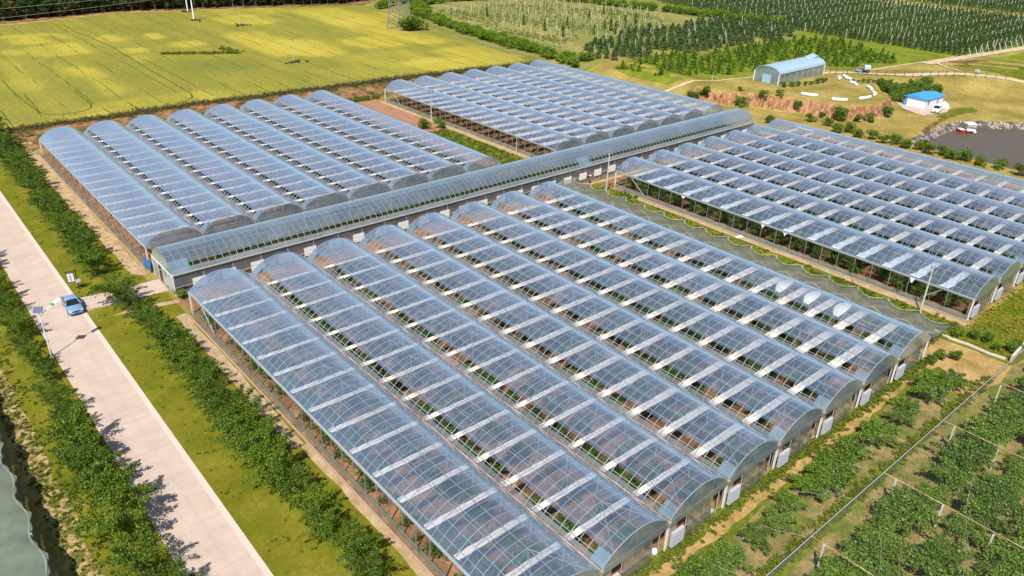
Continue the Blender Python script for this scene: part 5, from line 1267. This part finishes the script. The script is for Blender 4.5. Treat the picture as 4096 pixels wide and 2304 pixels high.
for k, g_ in enumerate((((0, 0, 1, 0), (0, 0, 0, 1), (0, 1, 1, 1), (.5, .35, 1, .35)), ((0, 0, 1, 0), (0, 0, 0, 1), (0, 1, 1, 1), (.3, .3, .8, .3), (.5, .2, .5, .8)), ((0, 0, 1, 0), (0, 1, 1, 1), (.5, 0, .5, 1), (0, .5, 1, .5)), ((0, 0, 0, 1), (1, 0, 1, 1), (0, 1, 1, 1), (0, .5, 1, .5), (0, 0, 1, 0)))):
    for (x0, z0, x1, z1) in g_: stroke(-.76+x0*.17, 2.12-k*.22+z0*.16, -.76+x1*.17, 2.12-k*.22+z1*.16)
ob('lettering', b.mesh('lettering', 'char'), t)
b = MB(); b.box(-.20, .45, -.10, -.02, 1.05, 1.5); b.box(.05, .4, -.22, -.10, 1.15, 1.55); tag(ob('notice_sheet', b.mesh('notice_sheet', 'grey_cover'), None, (-9.28, 15.45, 0), math.radians(-12)), 'crumpled pale plastic sheet tied to the roadside sign post', 'plastic sheet')
def pole(label, x, y, h, r=.13, arms=(), lean=(0, 0), m='concrete_post', group=None):
    t = thing('utility_pole', label, 'utility pole', (x, y, hz(x, y)), 0, group)
    b = MB(); b.tube([(0, 0, -.2), (lean[0], lean[1], h)], [r, r*.6], 8); ob('pole', b.mesh('pole', m), t)
    for (z, w_) in arms:
        b = MB(); b.box(-w_, w_, -.04, .04, z-.05, z+.05)
        ob('crossarm', b.mesh('crossarm', 'dark'), t, (lean[0]*z/h, lean[1]*z/h, 0), math.radians(-40))
        for s in (-1, 0, 1):
            b = MB(); b.tube([(s*w_*.9, 0, z+.05), (s*w_*.9, 0, z+.28)], [.05, .03], 6); ob('insulator', b.mesh('insulator', 'dark'), t, (lean[0]*z/h, lean[1]*z/h, 0), math.radians(-40))
    return t
pole('tall concrete pole standing on the weedy strip between the two back greenhouses', 76.6, 57.1, 7.6, .11, ((7.2, .5), (6.6, .35)))
pole('short pole in front of the back centre greenhouse near the corridor', 77.0, 27.0, 4.3, .08)
pole('grey concrete pole by the dirt path at the far end of the grey net roof', 74.6, -.9, 7.6, .15, ((7.2, .5),))
pole('leaning concrete pole at the near end of the grey net roof', 75.9, -57.4, 6.7, .14, ((6.4, .25), (5.4, .25)), (.15, .1))
pole('white concrete pole in the crop field, tallest of the field poles', 81.5, 220.4, 11.5, .3, ((10.8, 1),), m='white_paint')
pole('white pole behind the tallest field pole at the edge of the tree belt', 87.5, 243.5, 11, .28, m='white_paint')
pole('thin grey pole in the far part of the crop field', 91.3, 200.6, 7, .10, ((6.8, .6),))
pole('thin pole with crossarm in the middle of the crop field', 77.4, 128.8, 7.0, .10, ((6.6, .6),))
pole('thin pole between corridor end and red cliff', 141.5, 15.5, 3.6, .06)
pole('white pole beside the footpath left of the hoop house', 156.5, 36.8, 2.6, .09)
pole('white pole on the lawn above the back centre greenhouse', 146.6, 40.4, 2.6, .09)
for lab, a, c_, z0, z1, sg in (('upper overhead cable crossing above the far left of the crop field', (-30, 203.5), (81.5, 220.4), 10.9, 12.5, .8), ('lower overhead cable crossing above the far left of the crop field', (-30, 190), (81.5, 220.2), 9.3, 11.0, .9)):
    b = MB(); b.tube([(a[0]+(c_[0]-a[0])*u, a[1]+(c_[1]-a[1])*u, z0+(z1-z0)*u-sg*4*u*(1-u)) for u in np.linspace(0, 1, 16)], .028, 4); tag(ob('overhead_cable', b.mesh('overhead_cable', 'wire_pale')), lab, 'cable')
b = MB(); b.tube([(75.9, -57.4, 6.0), (78.4, -57.2, .5)], .02, 4); tag(ob('guy_wire', b.mesh('guy_wire', 'wire_pale')), 'guy wire running down from the leaning pole beside the right-hand greenhouse', 'cable')
b = MB()
b.tube([(76.6, 57.1, 7.2), (75.9, 26, 4.5)], .02, 4); tag(ob('service_cable', b.mesh('service_cable', 'wire')), 'thin cable between the two poles on the strip between the back greenhouses', 'cable')
# pylon
t = thing('steel_pylon', 'lattice steel pylon at the edge of the crop field rising out of the picture', 'pylon', (137.6, 164.5, 1.5), math.radians(12))
legs = []
for sx in (-1, 1):
    for sy in (-1, 1):
        f = lambda z, sx=sx, sy=sy: (sx*(3.3-.085*z), sy*(3.3-.085*z), z)
        b = MB(); b.tube([f(0), f(16), f(32)], [.20, .17, .12], 4); ob('leg', b.mesh('leg', 'pylon'), t); legs.append(f)
b = MB(); zs = [0, 3, 6, 9, 12, 16, 20, 24, 28, 32]
for (i0, i1) in ((0, 1), (0, 2), (1, 3), (2, 3)):
    for z0, z1 in zip(zs[:-1], zs[1:]):
        b.tube([legs[i0](z0), legs[i1](z1)], .075, 4); b.tube([legs[i1](z0), legs[i0](z1)], .075, 4); b.tube([legs[i0](z1), legs[i1](z1)], .08, 4)
ob('bracing', b.mesh('bracing', 'pylon'), t)
b = MB()
for z in (22, 27, 31): b.tube([(-7, 0, z), (7, 0, z)], .15, 4); b.tube([(-7, 0, z), (0, 0, z+2)], .1, 4); b.tube([(7, 0, z), (0, 0, z+2)], .1, 4)
ob('crossarm', b.mesh('crossarm', 'pylon'), t)
# hoop house
hx = Vector((169.6, 31.3, 0)); hy = Vector((168.3, 23.9, 0))
ax = (Vector((193.2, 24.6, 0))-Vector((168.3, 23.9, 0))); Lh = ax.length; wv = 7.6
t = thing('hoop_house', 'grey-blue film-covered hoop house on the plateau above the red cliff', 'greenhouse', (168.3, 23.7, hz(170, 25)), math.atan2(ax.y, ax.x))
b = MB(); K = 12
def hring(x, o_=0): return [(x, wv/2-(wv/2+o_)*math.cos(math.pi*q/K), 2.75+(1.75+o_)*math.sin(math.pi*q/K)**.85) for q in range(K+1)]
b.loft([hring(x) for x in np.linspace(0, Lh, 18)], cap=False, close=False); ob('roof_film', b.mesh('roof_film', 'sheet_grey', True), t)
b = MB()
for x in np.linspace(0, Lh, 11): b.tube(hring(x, .03), .04, 4)
for y in (0, wv):
    for x in np.linspace(0, Lh, 9): b.tube([(x, y, 0), (x, y, 2.75)], .05, 4)
ob('hoops', b.mesh('hoops', 'steel'), t)
b = MB()
for y in (-.02, wv+.02): b.quad((0, y, 0), (Lh, y, 0), (Lh, y, 2.7), (0, y, 2.7))
ob('side_film', b.mesh('side_film', 'film_old'), t)
b = MB(); b.box(0, Lh, -.08, .02, 2.62, 2.78); ob('eave_rail', b.mesh('eave_rail', 'brown'), t)
for x in (0, Lh):
    b = MB(); r_ = hring(x, -.02); 
    for q in range(K): b.quad((x, r_[q][1], .05), (x, r_[q+1][1], .05), r_[q+1], r_[q])
    ob('end_wall', b.mesh('end_wall', 'film_old'), t)
    for y in (0, wv): ob('corner_post', P_FAT, t, (x, y, 0), 0, (1.6, 1.6, .92))
b = MB(); b.box(-.08, -.04, 2.4, 5.0, .05, 2.35); ob('door', b.mesh('door', 'sheet_grey'), t)
b = MB(); b.loft([[(x, wv/2-1.2, zz), (x, wv/2+.6, zz+.5), (x, wv/2+.6, zz+.65), (x, wv/2-1.2, zz+.1)] for x, zz in ((Lh-4.4, 4.2), (Lh-.2, 4.8))]); b.quad((Lh-.2, wv/2-1.2, 4.85), (Lh-.2, wv/2+.6, 5.45), (Lh, wv/2+.6, 4.3), (Lh, wv/2-1.2, 4.3)); ob('torn_flap', b.mesh('torn_flap', 'sheet_grey'), t)
# hut
hd = Vector((201.4-191.5, -7.2+6.7)); ang = math.atan2(hd.y, hd.x); L_, D_ = hd.length, 5.6
t = thing('site_hut', 'white panel hut with blue sheet roof beside the red cliff', 'hut', (191.5, -6.7, hz(192, -6)+.05), ang)
b = MB(); b.box(0, L_, 0, D_, 0, 2.55); ob('wall', b.mesh('wall', 'wall_white'), t)
b = MB(); e_ = .3
P0 = [(-e_, -e_, 2.5), (L_+e_, -e_, 2.5), (L_+e_, D_+e_, 2.5), (-e_, D_+e_, 2.5)]; rg0, rg1 = (-e_, D_/2, 3.05), (L_+e_, D_/2, 3.05)
for o_ in (0, ):
    b.quad(P0[0], P0[1], rg1, rg0); b.quad(P0[2], P0[3], rg0, rg1); b.poly([P0[3], P0[0], rg0]); b.poly([P0[1], P0[2], rg1]); b.quad(*[(x, y, z-.12) for x, y, z in P0][::-1])
for q in range(4): a_, c_ = P0[q], P0[(q+1) % 4]; b.quad(a_, c_, (c_[0], c_[1], c_[2]-.12), (a_[0], a_[1], a_[2]-.12))
rf = ob('roof', b.mesh('roof', 'roof_blue'), t)
b = MB()
for k in range(20): x = -e_+.3+k*(L_+.3)/19.5; b.box(x-.025, x+.025, -e_, D_/2, 2.52, 2.56)
b = MB(); b.box(1.4, 2.0, -.05, .02, 1.0, 2.0); w_ = ob('window', b.mesh('window', 'dark'), t)
b = MB(); b.box(1.68, 1.72, -.07, -.05, 1.0, 2.0); b.box(1.35, 2.05, -.08, -.03, .94, 1.0); ob('window_frame', b.mesh('window_frame', 'white_paint'), w_)
b = MB(); b.box(6.0, 7.2, -.06, .02, 0, 2.1); d_ = ob('door', b.mesh('door', 'door_blue'), t); b = MB(); b.box(7.0, 7.06, -.10, -.06, .95, 1.1); ob('handle', b.mesh('handle', 'dark'), d_)
b = MB(); b.box(-.07, -.0, D_-.6, D_+.05, 0, 2.4); ob('corner_trim', b.mesh('corner_trim', 'roof_blue'), t)
b = MB(); b.box(L_+.0, L_+.03, -.0, .1, 0, 2.5); 
# white sheeted heap beside hut
def heap(name, label, x, y, z, s, m, seed, cat='sheet', group=None):
    rg = np.random.default_rng(seed); bm = bmesh.new(); bmesh.ops.create_icosphere(bm, subdivisions=3, radius=1)
    for v in bm.verts:
        n_ = 1+.18*math.sin(v.co.x*5+seed)+.15*math.sin(v.co.y*7+seed*2)+rg.normal(0, .03); v.co = Vector((v.co.x*n_*s[0], v.co.y*n_*s[1], max(0, v.co.z)*n_*s[2]))
    me = bpy.data.meshes.new(name); bm.to_mesh(me); bm.free(); me.materials.append(M[m]); me.polygons.foreach_set('use_smooth', [True]*len(me.polygons))
    return tag(ob(name, me, None, (x, y, z), RND.uniform(0, 3)), label, cat, group)
heap('sheeted_heap', 'white sheeted heap against the right end of the hut', 199.2, -8.6, hz(199, -8.6)+.05, (1.7, 1.0, 1.1), 'white_film', 1, 'heap')
heap('sheeted_heap', 'smaller white heap between hut door and parked suv', 197.0, -7.9, hz(197, -8)+.05, (.9, .7, .9), 'white_film', 2, 'heap')
heap('plastic_sheet', 'white crumpled plastic beyond the far bay of the right-hand greenhouse', 146.5, 1.5, 0, (2.6, 1.2, .6), 'white_film', 3)
heap('plastic_sheet', 'small white plastic scrap at the foot of the greenhouse side wall', 77.6, -27.6, .05, (.7, .35, .15), 'white_film', 4)
# wrapped white rolls standing round the plateau
def roll(a, c_, label):
    a = Vector(a); c_ = Vector(c_); L = (c_-a).length; d = (c_-a).normalized(); nn = Vector((-d.y, d.x)); m_ = (a+c_)/2; z = hz(m_.x, m_.y); b = MB(); K = 10; rings = []
    for u in np.linspace(0, 1, 12):
        r_ = .42*(1 if .04 < u < .96 else .72)*(1+.05*math.sin(u*19)); bow = .35*math.sin(math.pi*u); p = a+(c_-a)*u+nn*(-bow)
        rings.append([(p.x-m_.x+nn.x*r_*math.cos(2*math.pi*j/K), p.y-m_.y+nn.y*r_*math.cos(2*math.pi*j/K), .40+r_*math.sin(2*math.pi*j/K)) for j in range(K)])
    b.loft(rings); t = thing('wrapped_roll', label, 'roll', (m_.x, m_.y, z), 0, 'white rolls around the plateau'); ob('wrap', b.mesh('wrap', 'white_film', True), t)
    b = MB()
    for u in (3, 6, 9): b.tube([(Vector(p)-Vector((0, 0, .4)))*1.03+Vector((0, 0, .4)) for p in rings[u]+rings[u][:1]], .025, 4)
    ob('strap', b.mesh('strap', 'grey_cover'), t)
# recompute onto the plateau
for a, c_, lab in (((163.4, 13.8), (165.1, 9.9), 'leftmost white wrapped roll on the cliff edge'), ((164.6, 5.8), (167.2, 2.9), 'second white roll from the left on the cliff edge'), ((171.3, 1.9), (176.0, 1.2), 'third white roll from the left on the cliff edge, left of the curved end one'),
                   ((178.6, 1.6), (181.6, 3.4), 'short curved white roll at the right tip of the plateau'), ((183.8, 4.9), (187.6, 8.2), 'white roll on the right rim of the plateau above the short curved one'), ((186.3, 10.4), (188.6, 13.6), 'white roll in the middle of the right rim of the plateau'),
                   ((191.2, 14.4), (192.8, 17.0), 'white roll lying against another at the upper corner of the plateau, the nearer one'), ((192.9, 17.1), (194.8, 19.0), 'white roll at the upper corner of the plateau, the farther one'), ((189.7, 17.5), (192.0, 19.0), 'pale roll lying flat beside the hoop house corner')): roll(a, c_, lab)
# post and wire fence along the track
F_ = [(195.5, 23.6), (196.3, 22.2), (202.4, 18.4), (207.4, 12.6), (212.5, 9.4), (221.2, 5.6), (229.2, 2.0), (235.3, -2.0), (241.0, -8.6), (242.2, -12.5)]
t = thing('wire_fence', 'thin post and wire fence along the near side of the dirt road', 'fence')
pf = MB(); pf.box(-.05, .05, -.05, .05, 0, 1.7); pf = pf.mesh('post', 'dark'); fp_ = []
for a, c_ in zip(F_[:-1], F_[1:]):
    L = math.dist(a, c_); k = max(1, round(L/3.0))
    for s in range(k): x, y = a[0]+(c_[0]-a[0])*s/k, a[1]+(c_[1]-a[1])*s/k; ob('post', pf, t, (x, y, hz(x, y))); fp_.append((x, y, hz(x, y)))
for hh in (.6, 1.1, 1.6): b = MB(); b.tube([(x, y, z+hh) for x, y, z in fp_], .018, 3); ob('wire', b.mesh('wire', 'wire'), t)
t = thing('notice_board', 'small pale green notice board on posts beside the dirt road', 'sign', (237.3, -1.5, hz(237.3, -1.5)), math.radians(-50))
b = MB(); b.box(-.7, .7, -.03, .03, .8, 1.6); ob('board', b.mesh('board', 'sheet_grey'), t); b = MB(); b.box(-.5, -.44, -.03, .03, 0, .8); b.box(.44, .5, -.03, .03, 0, .8); ob('post', b.mesh('post', 'dark'), t)
# boat
t = thing('pedal_boat', 'white pedal boat with canopy and red hull side moored at the pond bank', 'boat', (183.2, -21.9, -1.12), math.radians(-55))
for s in (-1, 1):
    b = MB(); b.loft([[(s*.75-w_, y, z0), (s*.75+w_, y, z0), (s*.75+w_*1.1, y, .45), (s*.75-w_*1.1, y, .45)] for y, w_, z0 in ((-2.0, .08, .2), (-1.5, .3, -.05), (1.3, .34, -.08), (1.8, .22, .1))]); ob('hull', b.mesh('hull', 'white_film' if s > 0 else 'red_paint'), t)
b = MB(); b.box(-1.05, 1.05, -1.3, 1.5, .42, .55); b.box(-.9, .9, .3, .5, .55, 1.05); b.box(-.9, .9, -.4, .3, .55, .75); ob('seat_deck', b.mesh('seat_deck', 'white_film'), t)
b = MB()
for x in (-.9, .9):
    for y in (-.9, 1.2): b.tube([(x, y, .5), (x, y, 1.95)], .035, 5)
ob('canopy_frame', b.mesh('canopy_frame', 'white_paint'), t)
b = MB(); b.loft([[(x, y, 1.95+.18*math.cos(x*1.35)) for x in np.linspace(-1.15, 1.15, 7)]+[(x, y, 1.90+.18*math.cos(x*1.35)) for x in np.linspace(1.15, -1.15, 7)] for y in (-1.3, 1.5)]); ob('canopy', b.mesh('canopy', 'white_film'), t)
t = thing('pedal_boat', 'low red boat lying behind the white canopied pedal boat', 'boat', (181.6, -20.4, -1.1), math.radians(-40))
b = MB(); b.loft([[(-w_, y, 0), (w_, y, 0), (w_*1.3, y, .5), (-w_*1.3, y, .5)] for y, w_ in ((-1.6, .15), (-1, .55), (1, .6), (1.5, .4))]); ob('hull', b.mesh('hull', 'red_paint'), t); b = MB(); b.box(-.6, .6, -.6, .8, .5, .62); ob('seat_deck', b.mesh('seat_deck', 'white_film'), t)
# blue tarpaulin at the corner of the back left greenhouse
b = MB(); 
for k in range(8):
    y0, y1 = 14.9+k*.42, 15.3+k*.42; b.quad((-.30+.06*math.sin(k), y0, 0), (-.30+.06*math.sin(k+1), y1, 0), (-.12, y1, 1.5+.1*math.sin(k)), (-.12, y0, 1.5))
tag(ob('blue_tarpaulin', b.mesh('blue_tarpaulin', 'blue_sheet', True)), 'blue tarpaulin hung at the corner between the back left greenhouse and the corridor', 'tarpaulin')
# concrete ditch and low wall near the dry clearing
b = MB(); b.loft([[(x-.18, y, 0), (x+.18, y, 0), (x+.18, y, .22), (x-.18, y, .22)] for x, y in ((72.3, -60.8), (71.6, -63.0), (71.9, -65.1), (71.7, -67.5), (72.0, -69.4))]); tag(ob('ditch_wall', b.mesh('ditch_wall', 'kerb')), 'low concrete ditch edge between weeds and the dry clearing', 'ditch')
b = MB(); b.box(0, 5.6, -.15, .15, 0, .9); tag(ob('low_wall', b.mesh('low_wall', 'kerb'), None, (71.9, -70.0, 0), math.radians(3)), 'short plastered wall at the right edge of the picture', 'wall')
# odds and ends at the greenhouse doors
for k, q in enumerate((2, 3, 5)):
    b = MB(); K = 10; b.loft([[(r_*math.cos(2*math.pi*j/K), r_*math.sin(2*math.pi*j/K), zz) for j in range(K)] for r_, zz in ((.12, 0), (.24, .15), (.26, .4), (.2, .62), (.06, .7))]); t = thing('white_sack', 'white sack standing in the doorway of the %s bay of the foreground greenhouse' % ORD[q-1], 'sack', (q*8-1.0-.5*k, -62.7, 0), 0); ob('bag', b.mesh('bag', 'white_film', True), t); b = MB(); b.tube([(-.07, 0, .66), (0, .04, .74), (.07, 0, .66)], .02, 4); ob('tie', b.mesh('tie', 'red'), t)
for k in range(8):
    o = thing('hanging_lamp', 'small red lantern-like trap hanging under a bay end of the back left greenhouse', 'trap', (k*8+3.5, 17.3, 1.8), 0, 'red traps under the back left greenhouse'); b = MB(); K = 8; b.loft([[(r_*math.cos(2*math.pi*j/K), r_*math.sin(2*math.pi*j/K), zz) for j in range(K)] for r_, zz in ((.08, 0), (.18, .1), (.18, .35), (.06, .45))]); ob('shade', b.mesh('shade', 'red', True), o); b = MB(); b.tube([(0, 0, .45), (0, 0, 1.3)], .012, 3); ob('string', b.mesh('string', 'wire'), o)
